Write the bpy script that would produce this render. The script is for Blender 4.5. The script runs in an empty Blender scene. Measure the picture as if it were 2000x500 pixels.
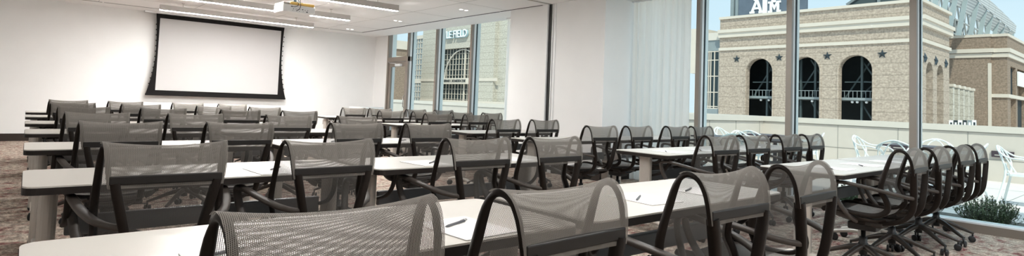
import bpy, bmesh, math, random
from mathutils import Vector, Matrix
random.seed(7)
PI = math.pi
R = math.radians
scene = bpy.context.scene
COL = scene.collection

# ------------------------------------------------------------------ camera
H = 1.162
FPX = 1113.9
cam_d = bpy.data.cameras.new('camera')
cam_d.sensor_fit = 'HORIZONTAL'; cam_d.sensor_width = 36.0
cam_d.lens = FPX / 2000.0 * 36.0
cam_d.shift_x = 0.0
cam_d.shift_y = -(250.0 - 141.14) / 2000.0
cam_d.clip_start = 0.02; cam_d.clip_end = 1000
cam = bpy.data.objects.new('camera', cam_d); COL.objects.link(cam)
yaw, pitch, roll = R(40.293), R(3.0), R(2.257)
M = Matrix.Rotation(-yaw, 4, 'Z') @ Matrix.Rotation(PI / 2 + pitch, 4, 'X') @ Matrix.Rotation(roll, 4, 'Z')
cam.matrix_world = Matrix.Translation((0, 0, H)) @ M
scene.camera = cam

# ------------------------------------------------------------------ exposure, world, sun
vs = scene.view_settings
vs.view_transform = 'Standard'; vs.look = 'None'; vs.gamma = 1.0; vs.use_curve_mapping = False
vs.exposure = 0.0
scene.cycles.transparent_max_bounces = 24
scene.cycles.max_bounces = 8
scene.cycles.sample_clamp_indirect = 6.0

SKY_TOP = (0.50, 0.68, 0.86); SKY_LOW = (0.66, 0.755, 0.82); SKY_STRENGTH = 1.22
SUN_E = 4.0
LAMP_E = 300.0
w = bpy.data.worlds.new('sky'); scene.world = w; w.use_nodes = True
nt = w.node_tree; nt.nodes.clear()
tc = nt.nodes.new('ShaderNodeTexCoord'); sp = nt.nodes.new('ShaderNodeSeparateXYZ')
cr = nt.nodes.new('ShaderNodeValToRGB'); bg = nt.nodes.new('ShaderNodeBackground'); ow = nt.nodes.new('ShaderNodeOutputWorld')
nz = nt.nodes.new('ShaderNodeTexNoise'); nz.inputs['Scale'].default_value = 2.2; nz.inputs['Detail'].default_value = 5
mp = nt.nodes.new('ShaderNodeMapping'); mp.inputs['Scale'].default_value = (1, 1, 4)
mxr = nt.nodes.new('ShaderNodeMix'); mxr.data_type = 'RGBA'
cr2 = nt.nodes.new('ShaderNodeValToRGB')
cr.color_ramp.elements[0].position = 0.0; cr.color_ramp.elements[0].color = SKY_LOW + (1,)
cr.color_ramp.elements[1].position = 0.45; cr.color_ramp.elements[1].color = SKY_TOP + (1,)
cr2.color_ramp.elements[0].position = 0.45; cr2.color_ramp.elements[0].color = (0, 0, 0, 1)
cr2.color_ramp.elements[1].position = 0.75; cr2.color_ramp.elements[1].color = (0.3, 0.3, 0.3, 1)
bg.inputs['Strength'].default_value = SKY_STRENGTH
L = nt.links.new
L(tc.outputs['Generated'], sp.inputs[0]); L(sp.outputs['Z'], cr.inputs[0])
L(tc.outputs['Generated'], mp.inputs['Vector']); L(mp.outputs[0], nz.inputs['Vector']); L(nz.outputs['Fac'], cr2.inputs[0])
L(cr2.outputs[0], mxr.inputs[0]); L(cr.outputs[0], mxr.inputs[6]); mxr.inputs[7].default_value = (0.86, 0.93, 0.97, 1)
L(mxr.outputs[2], bg.inputs['Color']); L(bg.outputs[0], ow.inputs['Surface'])

def sun(name, direction, energy, color, angle):
    d = bpy.data.lights.new(name, 'SUN'); d.energy = energy; d.color = color; d.angle = R(angle)
    o = bpy.data.objects.new(name, d); COL.objects.link(o)
    o.rotation_euler = Vector(direction).to_track_quat('-Z', 'Y').to_euler()
sun('sun', (0.52, 0.48, -0.82), SUN_E, (1.0, 0.91, 0.80), 1.5)

# ------------------------------------------------------------------ materials
def principled(name, color, rough=0.6, metal=0.0, spec=0.5, noise=0.0, nscale=20.0, bump=0.0, alpha=1.0):
    m = bpy.data.materials.new(name); m.use_nodes = True
    t = m.node_tree; b = t.nodes['Principled BSDF']
    b.inputs['Base Color'].default_value = tuple(color) + (1,)
    b.inputs['Roughness'].default_value = rough; b.inputs['Metallic'].default_value = metal
    b.inputs['Specular IOR Level'].default_value = spec
    if noise or bump:
        c = t.nodes.new('ShaderNodeTexCoord'); n = t.nodes.new('ShaderNodeTexNoise')
        n.inputs['Scale'].default_value = nscale; n.inputs['Detail'].default_value = 4
        t.links.new(c.outputs['Object'], n.inputs['Vector'])
        if noise:
            r = t.nodes.new('ShaderNodeValToRGB')
            r.color_ramp.elements[0].position = 0.3; r.color_ramp.elements[1].position = 0.7
            r.color_ramp.elements[0].color = tuple(x * (1 - noise) for x in color) + (1,)
            r.color_ramp.elements[1].color = tuple(min(1, x * (1 + noise)) for x in color) + (1,)
            t.links.new(n.outputs['Fac'], r.inputs[0]); t.links.new(r.outputs[0], b.inputs['Base Color'])
        if bump:
            bp = t.nodes.new('ShaderNodeBump'); bp.inputs['Strength'].default_value = bump; bp.inputs['Distance'].default_value = 0.01
            t.links.new(n.outputs['Fac'], bp.inputs['Height']); t.links.new(bp.outputs[0], b.inputs['Normal'])
    return m

def emission(name, color, strength):
    m = bpy.data.materials.new(name); m.use_nodes = True; t = m.node_tree; t.nodes.clear()
    e = t.nodes.new('ShaderNodeEmission'); o = t.nodes.new('ShaderNodeOutputMaterial')
    e.inputs[0].default_value = tuple(color) + (1,); e.inputs[1].default_value = strength
    t.links.new(e.outputs[0], o.inputs[0]); return m

MT = {}
MT['wall'] = principled('wall_paint', (0.86, 0.86, 0.85), 0.7, noise=0.012, nscale=3)
MT['ceiling'] = principled('ceiling_white', (0.90, 0.90, 0.90), 0.8, noise=0.01, nscale=2)
MT['joint'] = principled('ceiling_joint', (0.45, 0.45, 0.44), 0.8, noise=0.03)
MT['black'] = principled('black_gap', (0.006, 0.006, 0.006), 0.6, noise=0.05)
MT['base'] = principled('espresso_baseboard', (0.022, 0.014, 0.010), 0.45, noise=0.1, nscale=8)
MT['laminate'] = principled('warm_white_laminate', (0.61, 0.585, 0.54), 0.32, spec=0.5, noise=0.015, nscale=6)
MT['edge'] = principled('dark_table_edge', (0.022, 0.018, 0.016), 0.5, spec=0.2, noise=0.08)
MT['leg'] = principled('grey_beige_metal', (0.50, 0.47, 0.43), 0.4, metal=0.3, noise=0.02)
MT['foot'] = principled('cream_metal', (0.60, 0.56, 0.51), 0.4, metal=0.1, noise=0.02)
MT['beam'] = principled('slate_grey_beam', (0.13, 0.135, 0.14), 0.45, metal=0.2, noise=0.03)
MT['frame'] = principled('bronze_black_frame', (0.013, 0.0095, 0.0075), 0.45, spec=0.15, noise=0.06)
MT['arm'] = principled('taupe_arm', (0.050, 0.042, 0.036), 0.45, spec=0.4, noise=0.05)
MT['crossbar'] = principled('taupe_crossbar', (0.019, 0.017, 0.0155), 0.45, spec=0.2, noise=0.05)
MT['shell'] = principled('seat_shell', (0.022, 0.017, 0.014), 0.5, noise=0.05)
MT['base_leg'] = principled('base_leg_metal', (0.05, 0.042, 0.036), 0.35, metal=0.4, noise=0.05)
MT['castor'] = principled('castor_rubber', (0.012, 0.012, 0.013), 0.45, noise=0.05)
MT['chrome'] = principled('chrome', (0.7, 0.7, 0.7), 0.2, metal=1.0, noise=0.02)
MT['paper'] = principled('paper_white', (0.80, 0.79, 0.77), 0.7, noise=0.01)
MT['pen'] = principled('pen_grey', (0.05, 0.05, 0.06), 0.35, noise=0.05)
MT['bronze'] = principled('bronze_mullion', (0.25, 0.215, 0.185), 0.42, metal=0.3, noise=0.03, nscale=3)
MT['alu'] = principled('pale_aluminium', (0.78, 0.80, 0.80), 0.5, metal=0.0, noise=0.02, nscale=3)
MT['gasket'] = principled('dark_gasket', (0.008, 0.025, 0.03), 0.5, noise=0.05)
MT['screenwhite'] = principled('screen_fabric', (0.45, 0.443, 0.44), 0.8, spec=0.1, noise=0.008, nscale=2)
MT['screenblack'] = principled('screen_border', (0.010, 0.009, 0.009), 0.8, spec=0.1, noise=0.05)
MT['white'] = principled('white_plastic', (0.78, 0.79, 0.79), 0.4, noise=0.01)
MT['fixture'] = principled('fixture_body', (0.45, 0.43, 0.41), 0.5, noise=0.01)
MT['lens'] = emission('lamp_lens', (1.0, 0.98, 0.955), LAMP_E)
MT['lens2'] = emission('lamp_lens_dimmed', (1.0, 0.975, 0.95), LAMP_E * 0.34)
MT['lens3'] = emission('cool_fill_lens', (0.90, 0.97, 1.0), LAMP_E * 0.44)  # cool glow for the added window-side fill lights
MT['dl'] = emission('downlight_lens', (1.0, 0.97, 0.92), 6.0)
MT['yellow'] = principled('yellow_case', (0.80, 0.52, 0.14), 0.5, noise=0.05)
MT['parapet'] = principled('parapet_concrete', (0.56, 0.515, 0.46), 0.75, noise=0.03, nscale=4)
MT['pjoint'] = principled('parapet_joint', (0.30, 0.30, 0.28), 0.8, noise=0.05)
MT['cap'] = principled('parapet_cap', (0.60, 0.56, 0.50), 0.7, noise=0.02, nscale=3)
MT['terrace'] = principled('terrace_pavers', (0.70, 0.65, 0.61), 0.8, noise=0.04, nscale=3)
MT['gravel'] = principled('gravel_soil', (0.13, 0.12, 0.10), 0.9, noise=0.5, nscale=60, bump=0.8)
MT['leaf'] = principled('rosemary_leaf', (0.12, 0.16, 0.085), 0.6, noise=0.35, nscale=12)
MT['limestone'] = principled('limestone_band', (0.62, 0.56, 0.48), 0.75, noise=0.03, nscale=0.6)
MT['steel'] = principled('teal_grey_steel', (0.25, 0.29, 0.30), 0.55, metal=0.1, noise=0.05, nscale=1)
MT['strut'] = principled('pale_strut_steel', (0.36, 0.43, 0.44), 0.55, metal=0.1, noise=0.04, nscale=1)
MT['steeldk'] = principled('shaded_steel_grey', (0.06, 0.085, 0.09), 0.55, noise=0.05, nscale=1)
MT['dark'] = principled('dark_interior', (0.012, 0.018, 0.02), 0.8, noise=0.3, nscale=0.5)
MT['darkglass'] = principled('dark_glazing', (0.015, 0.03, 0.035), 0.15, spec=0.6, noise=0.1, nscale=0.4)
MT['corr'] = principled('corrugated_panel', (0.50, 0.53, 0.53), 0.6, noise=0.03, nscale=1)
MT['star'] = principled('star_metal', (0.035, 0.055, 0.07), 0.45, metal=0.3, noise=0.1, nscale=1)
MT['board'] = principled('scoreboard_grey', (0.11, 0.14, 0.18), 0.5, noise=0.15, nscale=0.4)
MT['letter'] = principled('letter_white', (0.82, 0.84, 0.84), 0.5, noise=0.01)
MT['letterback'] = principled('letter_blue_grey', (0.35, 0.50, 0.55), 0.5, noise=0.02)
MT['outwhite'] = principled('white_resin', (0.76, 0.80, 0.80), 0.45, noise=0.01)
MT['tabledark'] = principled('dark_tabletop', (0.05, 0.035, 0.045), 0.4, noise=0.1)
MT['ink'] = principled('dark_lettering', (0.02, 0.03, 0.035), 0.6, noise=0.05)

def brick_mat(name, c1, c2, mort, joints=True):
    m = bpy.data.materials.new(name); m.use_nodes = True; t = m.node_tree; b = t.nodes['Principled BSDF']
    b.inputs['Roughness'].default_value = 0.85; b.inputs['Specular IOR Level'].default_value = 0.2
    c = t.nodes.new('ShaderNodeTexCoord'); s = t.nodes.new('ShaderNodeSeparateXYZ'); cmb = t.nodes.new('ShaderNodeCombineXYZ')
    ad = t.nodes.new('ShaderNodeMath'); ad.operation = 'ADD'
    t.links.new(c.outputs['Object'], s.inputs[0]); t.links.new(s.outputs['X'], ad.inputs[0]); t.links.new(s.outputs['Y'], ad.inputs[1])
    t.links.new(ad.outputs[0], cmb.inputs['X']); t.links.new(s.outputs['Z'], cmb.inputs['Y'])
    br = t.nodes.new('ShaderNodeTexBrick'); br.inputs['Scale'].default_value = 1.0
    br.inputs['Brick Width'].default_value = 0.50; br.inputs['Row Height'].default_value = 0.19; br.inputs['Mortar Size'].default_value = 0.016
    br.inputs['Color1'].default_value = c1 + (1,); br.inputs['Color2'].default_value = c2 + (1,); br.inputs['Mortar'].default_value = mort + (1,)
    t.links.new(cmb.outputs[0], br.inputs['Vector'])
    n = t.nodes.new('ShaderNodeTexNoise'); n.inputs['Scale'].default_value = 3.2; n.inputs['Detail'].default_value = 6
    t.links.new(c.outputs['Object'], n.inputs['Vector'])
    r = t.nodes.new('ShaderNodeValToRGB'); r.color_ramp.elements[0].color = (0.80, 0.80, 0.80, 1); r.color_ramp.elements[1].color = (1.16, 1.16, 1.16, 1)
    r.color_ramp.elements[0].position = 0.35; r.color_ramp.elements[1].position = 0.65
    t.links.new(n.outputs['Fac'], r.inputs[0])
    mx = t.nodes.new('ShaderNodeMix'); mx.data_type = 'RGBA'; mx.blend_type = 'MULTIPLY'; mx.inputs[0].default_value = 1.0
    t.links.new(br.outputs['Color'], mx.inputs[6]); t.links.new(r.outputs[0], mx.inputs[7])
    out = mx.outputs[2]
    if joints:
        ml = t.nodes.new('ShaderNodeMath'); ml.operation = 'PINGPONG'; ml.inputs[1].default_value = 0.915
        sh = t.nodes.new('ShaderNodeMath'); sh.operation = 'ADD'; sh.inputs[1].default_value = -0.69 + 1.83 * 10
        t.links.new(s.outputs['Z'], sh.inputs[0]); t.links.new(sh.outputs[0], ml.inputs[0])
        lt = t.nodes.new('ShaderNodeMath'); lt.operation = 'LESS_THAN'; lt.inputs[1].default_value = 0.045
        t.links.new(ml.outputs[0], lt.inputs[0])
        m2 = t.nodes.new('ShaderNodeMix'); m2.data_type = 'RGBA'
        sc = t.nodes.new('ShaderNodeMath'); sc.operation = 'MULTIPLY'; sc.inputs[1].default_value = 0.55
        t.links.new(lt.outputs[0], sc.inputs[0]); t.links.new(sc.outputs[0], m2.inputs[0])
        t.links.new(out, m2.inputs[6]); m2.inputs[7].default_value = (0.16, 0.14, 0.11, 1); out = m2.outputs[2]
    t.links.new(out, b.inputs['Base Color']); return m
def stripe_mat(name, c1, c2, period):
    m = bpy.data.materials.new(name); m.use_nodes = True; t = m.node_tree; b = t.nodes['Principled BSDF']; b.inputs['Roughness'].default_value = 0.6
    c = t.nodes.new('ShaderNodeTexCoord'); s_ = t.nodes.new('ShaderNodeSeparateXYZ'); a = t.nodes.new('ShaderNodeMath'); a.operation = 'PINGPONG'; a.inputs[1].default_value = period
    r = t.nodes.new('ShaderNodeMapRange'); r.inputs[2].default_value = period; x = t.nodes.new('ShaderNodeMix'); x.data_type = 'RGBA'
    t.links.new(c.outputs['Object'], s_.inputs[0]); t.links.new(s_.outputs['Z'], a.inputs[0]); t.links.new(a.outputs[0], r.inputs[0]); t.links.new(r.outputs[0], x.inputs[0])
    x.inputs[6].default_value = c1 + (1,); x.inputs[7].default_value = c2 + (1,); t.links.new(x.outputs[2], b.inputs['Base Color']); return m
MT['fascia'] = stripe_mat('rib_shaded_fascia', (0.60, 0.61, 0.60), (0.30, 0.32, 0.33), 0.22)  # light and shade of the ribs painted as stripes on flat panels
MT['brick'] = brick_mat('tan_brick', (0.47, 0.385, 0.31), (0.37, 0.30, 0.24), (0.47, 0.41, 0.35))
MT['brick2'] = brick_mat('brown_brick', (0.31, 0.23, 0.175), (0.24, 0.18, 0.135), (0.30, 0.25, 0.20), False)
MT['brick3'] = brick_mat('greenish_tan_brick', (0.52, 0.49, 0.42), (0.45, 0.42, 0.355), (0.54, 0.51, 0.45))

def carpet_mat():
    m = bpy.data.materials.new('distressed_carpet'); m.use_nodes = True; t = m.node_tree; b = t.nodes['Principled BSDF']
    b.inputs['Roughness'].default_value = 0.95; b.inputs['Specular IOR Level'].default_value = 0.1
    c = t.nodes.new('ShaderNodeTexCoord')
    def nz(scale, sx, sy, det=5, rough=0.6):
        mp = t.nodes.new('ShaderNodeMapping'); mp.inputs['Scale'].default_value = (sx, sy, 1)
        n = t.nodes.new('ShaderNodeTexNoise'); n.inputs['Scale'].default_value = scale; n.inputs['Detail'].default_value = det; n.inputs['Roughness'].default_value = rough
        t.links.new(c.outputs['Object'], mp.inputs['Vector']); t.links.new(mp.outputs[0], n.inputs['Vector']); return n
    n1 = nz(4.5, 1, 2.0, 6, 0.7); n2 = nz(11, 2.2, 1); n3 = nz(70, 1, 1, 3); n4 = nz(1.3, 1, 1, 3)
    r1 = t.nodes.new('ShaderNodeValToRGB'); e = r1.color_ramp.elements
    e[0].position = 0.36; e[0].color = (0.52, 0.47, 0.40, 1); e[1].position = 0.56; e[1].color = (0.36, 0.27, 0.23, 1)
    x = r1.color_ramp.elements.new(0.64); x.color = (0.20, 0.06, 0.06, 1); x = r1.color_ramp.elements.new(0.47); x.color = (0.46, 0.40, 0.335, 1)
    r2 = t.nodes.new('ShaderNodeValToRGB'); e = r2.color_ramp.elements
    e[0].position = 0.40; e[0].color = (0.62, 0.60, 0.60, 1); e[1].position = 0.60; e[1].color = (1.25, 1.22, 1.2, 1)
    r3 = t.nodes.new('ShaderNodeValToRGB'); e = r3.color_ramp.elements
    e[0].position = 0.35; e[0].color = (0.55, 0.55, 0.55, 1); e[1].position = 0.65; e[1].color = (1.35, 1.35, 1.35, 1)
    t.links.new(n1.outputs['Fac'], r1.inputs[0]); t.links.new(n2.outputs['Fac'], r2.inputs[0]); t.links.new(n3.outputs['Fac'], r3.inputs[0])
    a = t.nodes.new('ShaderNodeMix'); a.data_type = 'RGBA'; a.blend_type = 'MULTIPLY'; a.inputs[0].default_value = 1
    d = t.nodes.new('ShaderNodeMix'); d.data_type = 'RGBA'; d.blend_type = 'MULTIPLY'; d.inputs[0].default_value = 1
    t.links.new(r1.outputs[0], a.inputs[6]); t.links.new(r2.outputs[0], a.inputs[7]); t.links.new(a.outputs[2], d.inputs[6]); t.links.new(r3.outputs[0], d.inputs[7])
    t.links.new(d.outputs[2], b.inputs['Base Color'])
    bp = t.nodes.new('ShaderNodeBump'); bp.inputs['Strength'].default_value = 0.5; bp.inputs['Distance'].default_value = 0.004
    t.links.new(n3.outputs['Fac'], bp.inputs['Height']); t.links.new(bp.outputs[0], b.inputs['Normal']); return m
MT['carpet'] = carpet_mat()

def weave_mat(name, color, pu=0.0036, pv=0.0030, hu=0.46, hv=0.50):
    """woven mesh: threads in metre UVs with real see-through holes between them"""
    m = bpy.data.materials.new(name); m.use_nodes = True; t = m.node_tree; b = t.nodes['Principled BSDF']; o = t.nodes['Material Output']
    b.inputs['Roughness'].default_value = 0.6; b.inputs['Specular IOR Level'].default_value = 0.12
    uv = t.nodes.new('ShaderNodeUVMap'); s = t.nodes.new('ShaderNodeSeparateXYZ'); t.links.new(uv.outputs[0], s.inputs[0])
    def fr(sock, p):
        a = t.nodes.new('ShaderNodeMath'); a.operation = 'DIVIDE'; a.inputs[1].default_value = p
        f = t.nodes.new('ShaderNodeMath'); f.operation = 'FRACT'; t.links.new(sock, a.inputs[0]); t.links.new(a.outputs[0], f.inputs[0]); return f.outputs[0], a.outputs[0]
    fu, du = fr(s.outputs['X'], pu)
    # brick-like offset of every other hole row
    fl = t.nodes.new('ShaderNodeMath'); fl.operation = 'FLOOR'; t.links.new(du, fl.inputs[0])
    hf = t.nodes.new('ShaderNodeMath'); hf.operation = 'MULTIPLY'; hf.inputs[1].default_value = 0.5 * pv; t.links.new(fl.outputs[0], hf.inputs[0])
    ad = t.nodes.new('ShaderNodeMath'); ad.operation = 'ADD'; t.links.new(s.outputs['Y'], ad.inputs[0]); t.links.new(hf.outputs[0], ad.inputs[1])
    fv, dv = fr(ad.outputs[0], pv)
    g1 = t.nodes.new('ShaderNodeMath'); g1.operation = 'LESS_THAN'; g1.inputs[1].default_value = hu; t.links.new(fu, g1.inputs[0])
    g2 = t.nodes.new('ShaderNodeMath'); g2.operation = 'LESS_THAN'; g2.inputs[1].default_value = hv; t.links.new(fv, g2.inputs[0])
    hole = t.nodes.new('ShaderNodeMath'); hole.operation = 'MULTIPLY'; t.links.new(g1.outputs[0], hole.inputs[0]); t.links.new(g2.outputs[0], hole.inputs[1])
    r = t.nodes.new('ShaderNodeValToRGB'); r.color_ramp.elements[0].color = tuple(x * 0.6 for x in color) + (1,); r.color_ramp.elements[1].color = tuple(min(1, x * 1.3) for x in color) + (1,)
    t.links.new(fu, r.inputs[0]); t.links.new(r.outputs[0], b.inputs['Base Color'])
    tr = t.nodes.new('ShaderNodeBsdfTransparent'); mx = t.nodes.new('ShaderNodeMixShader')
    tl = t.nodes.new('ShaderNodeBsdfTranslucent'); tl.inputs[0].default_value = tuple(min(1, x * 1.1) for x in color) + (1,)
    m0 = t.nodes.new('ShaderNodeMixShader'); m0.inputs[0].default_value = 0.35
    t.links.new(b.outputs[0], m0.inputs[1]); t.links.new(tl.outputs[0], m0.inputs[2])
    t.links.new(hole.outputs[0], mx.inputs[0]); t.links.new(m0.outputs[0], mx.inputs[1]); t.links.new(tr.outputs[0], mx.inputs[2])
    t.links.new(mx.outputs[0], o.inputs['Surface']); return m
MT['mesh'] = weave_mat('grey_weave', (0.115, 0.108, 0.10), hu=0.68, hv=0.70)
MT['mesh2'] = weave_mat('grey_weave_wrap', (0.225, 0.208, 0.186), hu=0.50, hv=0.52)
MT['seat_weave_sheen'] = weave_mat('seat_weave_sheen', (0.30, 0.29, 0.275), hu=0.30, hv=0.35)  # base colour lightened to stand in for glancing reflection on the seat

def glass_mat():
    m = bpy.data.materials.new('window_glass'); m.use_nodes = True; t = m.node_tree; t.nodes.clear()
    o = t.nodes.new('ShaderNodeOutputMaterial'); tr = t.nodes.new('ShaderNodeBsdfTransparent'); gl = t.nodes.new('ShaderNodeBsdfGlossy')
    tr.inputs[0].default_value = (0.93, 0.985, 0.98, 1); gl.inputs['Roughness'].default_value = 0.02; gl.inputs[0].default_value = (1, 1, 1, 1)
    lw = t.nodes.new('ShaderNodeLayerWeight'); pw = t.nodes.new('ShaderNodeMath'); pw.operation = 'POWER'; pw.inputs[1].default_value = 5; t.links.new(lw.outputs['Facing'], pw.inputs[0])
    f = t.nodes.new('ShaderNodeMath'); f.operation = 'MULTIPLY_ADD'; f.inputs[1].default_value = 0.18; f.inputs[2].default_value = 0.0003; t.links.new(pw.outputs[0], f.inputs[0]); lw.inputs[0].default_value = 0.5; mx = t.nodes.new('ShaderNodeMixShader')
    t.links.new(f.outputs[0], mx.inputs[0]); t.links.new(tr.outputs[0], mx.inputs[1]); t.links.new(gl.outputs[0], mx.inputs[2]); t.links.new(mx.outputs[0], o.inputs[0]); return m
MT['glass'] = glass_mat()
def curtain_mat():
    m = bpy.data.materials.new('sheer_curtain'); m.use_nodes = True; t = m.node_tree; t.nodes.clear()
    o = t.nodes.new('ShaderNodeOutputMaterial'); tr = t.nodes.new('ShaderNodeBsdfTransparent'); df = t.nodes.new('ShaderNodeBsdfDiffuse'); tl = t.nodes.new('ShaderNodeBsdfTranslucent')
    df.inputs[0].default_value = (0.92, 0.92, 0.90, 1); tl.inputs[0].default_value = (1.0, 0.95, 0.89, 1)
    c = t.nodes.new('ShaderNodeTexCoord'); n = t.nodes.new('ShaderNodeTexNoise'); n.inputs['Scale'].default_value = 300
    t.links.new(c.outputs['Object'], n.inputs['Vector'])
    mr = t.nodes.new('ShaderNodeMapRange'); mr.inputs[3].default_value = 0.02; mr.inputs[4].default_value = 0.08; t.links.new(n.outputs['Fac'], mr.inputs[0])
    a = t.nodes.new('ShaderNodeMixShader'); a.inputs[0].default_value = 0.68; b = t.nodes.new('ShaderNodeMixShader')
    t.links.new(df.outputs[0], a.inputs[1]); t.links.new(tl.outputs[0], a.inputs[2]); t.links.new(mr.outputs[0], b.inputs[0])
    t.links.new(a.outputs[0], b.inputs[1]); t.links.new(tr.outputs[0], b.inputs[2]); t.links.new(b.outputs[0], o.inputs[0]); return m
MT['curtain'] = curtain_mat()

# ------------------------------------------------------------------ mesh helpers
class MB:
    def __init__(s): s.v = []; s.f = []; s.uv = []; s.sm = []
    def add(s, vs_, fs, uvs=None, smooth=False):
        k = len(s.v); s.v += [tuple(p) for p in vs_]
        for i, f in enumerate(fs):
            s.f.append(tuple(a + k for a in f)); s.sm.append(smooth)
            s.uv.append([uvs[a] for a in f] if uvs else None)
        return s
    def box(s, x0, x1, y0, y1, z0, z1, bev=0.0, M=None):
        if bev <= 0:
            vs_ = [(x, y, z) for z in (z0, z1) for y in (y0, y1) for x in (x0, x1)]
            fs = [(0, 2, 3, 1), (4, 5, 7, 6), (0, 1, 5, 4), (2, 6, 7, 3), (0, 4, 6, 2), (1, 3, 7, 5)]
        else:
            bm = bmesh.new(); bmesh.ops.create_cube(bm, size=1)
            for v in bm.verts:
                v.co = Vector(((x0 + x1) / 2 + v.co.x * (x1 - x0), (y0 + y1) / 2 + v.co.y * (y1 - y0), (z0 + z1) / 2 + v.co.z * (z1 - z0)))
            bmesh.ops.bevel(bm, geom=bm.edges[:], offset=bev, segments=2, affect='EDGES', profile=0.5)
            bm.verts.index_update(); vs_ = [v.co.copy() for v in bm.verts]; fs = [tuple(v.index for v in f.verts) for f in bm.faces]; bm.free()
        if M is not None: vs_ = [M @ Vector(v) for v in vs_]
        return s.add(vs_, fs)
    def prism(s, pts, z0, z1, axis='Z', M=None):
        """extrude a closed 2D outline; axis Z: (x,y); X: (y,z) along x; Y: (x,z) along y"""
        n = len(pts)
        def P(p, h):
            return {'Z': (p[0], p[1], h), 'X': (h, p[0], p[1]), 'Y': (p[0], h, p[1])}[axis]
        vs_ = [P(p, z0) for p in pts] + [P(p, z1) for p in pts]
        if M is not None: vs_ = [M @ Vector(v) for v in vs_]
        fs = [tuple(range(n))[::-1], tuple(range(n, 2 * n))] + [(i, (i + 1) % n, n + (i + 1) % n, n + i) for i in range(n)]
        return s.add(vs_, fs)
    def sweep(s, path, ws, hs, n0, seg=8, sq=2.6, cap=True, smooth=True):
        """tube with a superellipse section; n0 = direction of the width axis at the start"""
        path = [Vector(p) for p in path]; n = len(path)
        if not hasattr(ws, '__len__'): ws = [ws] * n
        if not hasattr(hs, '__len__'): hs = [hs] * n
        N = Vector(n0).normalized(); rings = []
        for i, p in enumerate(path):
            T = (path[min(i + 1, n - 1)] - path[max(i - 1, 0)]).normalized()
            N = (N - T * N.dot(T)).normalized(); B = T.cross(N)
            ring = []
            for k in range(seg):
                a = 2 * PI * (k + 0.5) / seg; c, d = math.cos(a), math.sin(a)
                e = 2.0 / sq
                ring.append(p + N * (ws[i] / 2 * math.copysign(abs(c) ** e, c)) + B * (hs[i] / 2 * math.copysign(abs(d) ** e, d)))
            rings.append(ring)
        vs_ = [v for r in rings for v in r]; fs = []
        for i in range(n - 1):
            for k in range(seg):
                a = i * seg + k; b = i * seg + (k + 1) % seg; fs.append((a, b, b + seg, a + seg))
        s.add(vs_, fs, smooth=smooth)
        if cap: s.add(rings[0], [tuple(range(seg))[::-1]]); s.add(rings[-1], [tuple(range(seg))])
        return s
    def lathe(s, prof, seg=16, M=None, smooth=True):
        vs_ = []; fs = []
        for r, z in prof:
            for k in range(seg): vs_.append((r * math.cos(2 * PI * k / seg), r * math.sin(2 * PI * k / seg), z))
        for i in range(len(prof) - 1):
            for k in range(seg):
                a = i * seg + k; b = i * seg + (k + 1) % seg; fs.append((a, b, b + seg, a + seg))
        n = len(prof)
        fs.append(tuple(range(seg))[::-1]); fs.append(tuple(range((n - 1) * seg, n * seg)))
        if M is not None: vs_ = [M @ Vector(v) for v in vs_]
        return s.add(vs_, fs, smooth=smooth)
    def build(s, name, mat, parent=None, label=None):
        me = bpy.data.meshes.new(name); me.from_pydata(s.v, [], s.f)
        if any(u for u in s.uv):
            ul = me.uv_layers.new(name='UVMap')
            for p in me.polygons:
                u = s.uv[p.index]
                if u:
                    for li, q in zip(p.loop_indices, u): ul.data[li].uv = q
        me.polygons.foreach_set('use_smooth', s.sm)
        me.materials.append(mat if not isinstance(mat, str) else MT[mat]); me.update()
        o = bpy.data.objects.new(name, me); COL.objects.link(o)
        if parent: o.parent = parent
        if label: o['label'] = label
        return o

def tag(o, label=None, cat=None, group=None, kind=None):
    if label: o['label'] = label
    if cat: o['category'] = cat
    if group: o['group'] = group
    if kind: o['kind'] = kind
    return o
def thing(name, label, cat, loc=(0, 0, 0), rotz=0, group=None, kind=None):
    o = bpy.data.objects.new(name, None); COL.objects.link(o); o.empty_display_size = 0.1
    o.location = loc; o.rotation_euler = (0, 0, rotz); return tag(o, label, cat, group, kind)
def struct(name, mb, mat, parent=None):
    o = mb.build(name, mat, parent)
    if not parent: o['kind'] = 'structure'
    return o
def dup(o, loc, rotz, label, group=None):
    def rec(a, par):
        c = a.copy(); COL.objects.link(c); c.parent = par
        for ch in KIDS.get(a.name, []): rec(ch, c)
        return c
    r = rec(o, None); r.location = loc; r.rotation_euler = (0, 0, rotz); r['label'] = label
    if group: r['group'] = group
    return r
KIDS = {}
def index_kids(root):
    def rec(o):
        KIDS[o.name] = list(ch for ch in bpy.data.objects if ch.parent == o)
        for c in KIDS[o.name]: rec(c)
    rec(root)
def smooth_path(pts, n=4):
    """Catmull-Rom through points of any dimension"""
    out = []; P = [pts[0]] + list(pts) + [pts[-1]]
    for i in range(1, len(P) - 2):
        for k in range(n):
            t = k / n; q = []
            for a, b, c, d in zip(P[i - 1], P[i], P[i + 1], P[i + 2]):
                q.append(0.5 * (2 * b + (c - a) * t + (2 * a - 5 * b + 4 * c - d) * t * t + (3 * b - a - 3 * c + d) * t ** 3))
            out.append(tuple(q))
    out.append(tuple(pts[-1])); return out

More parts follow.
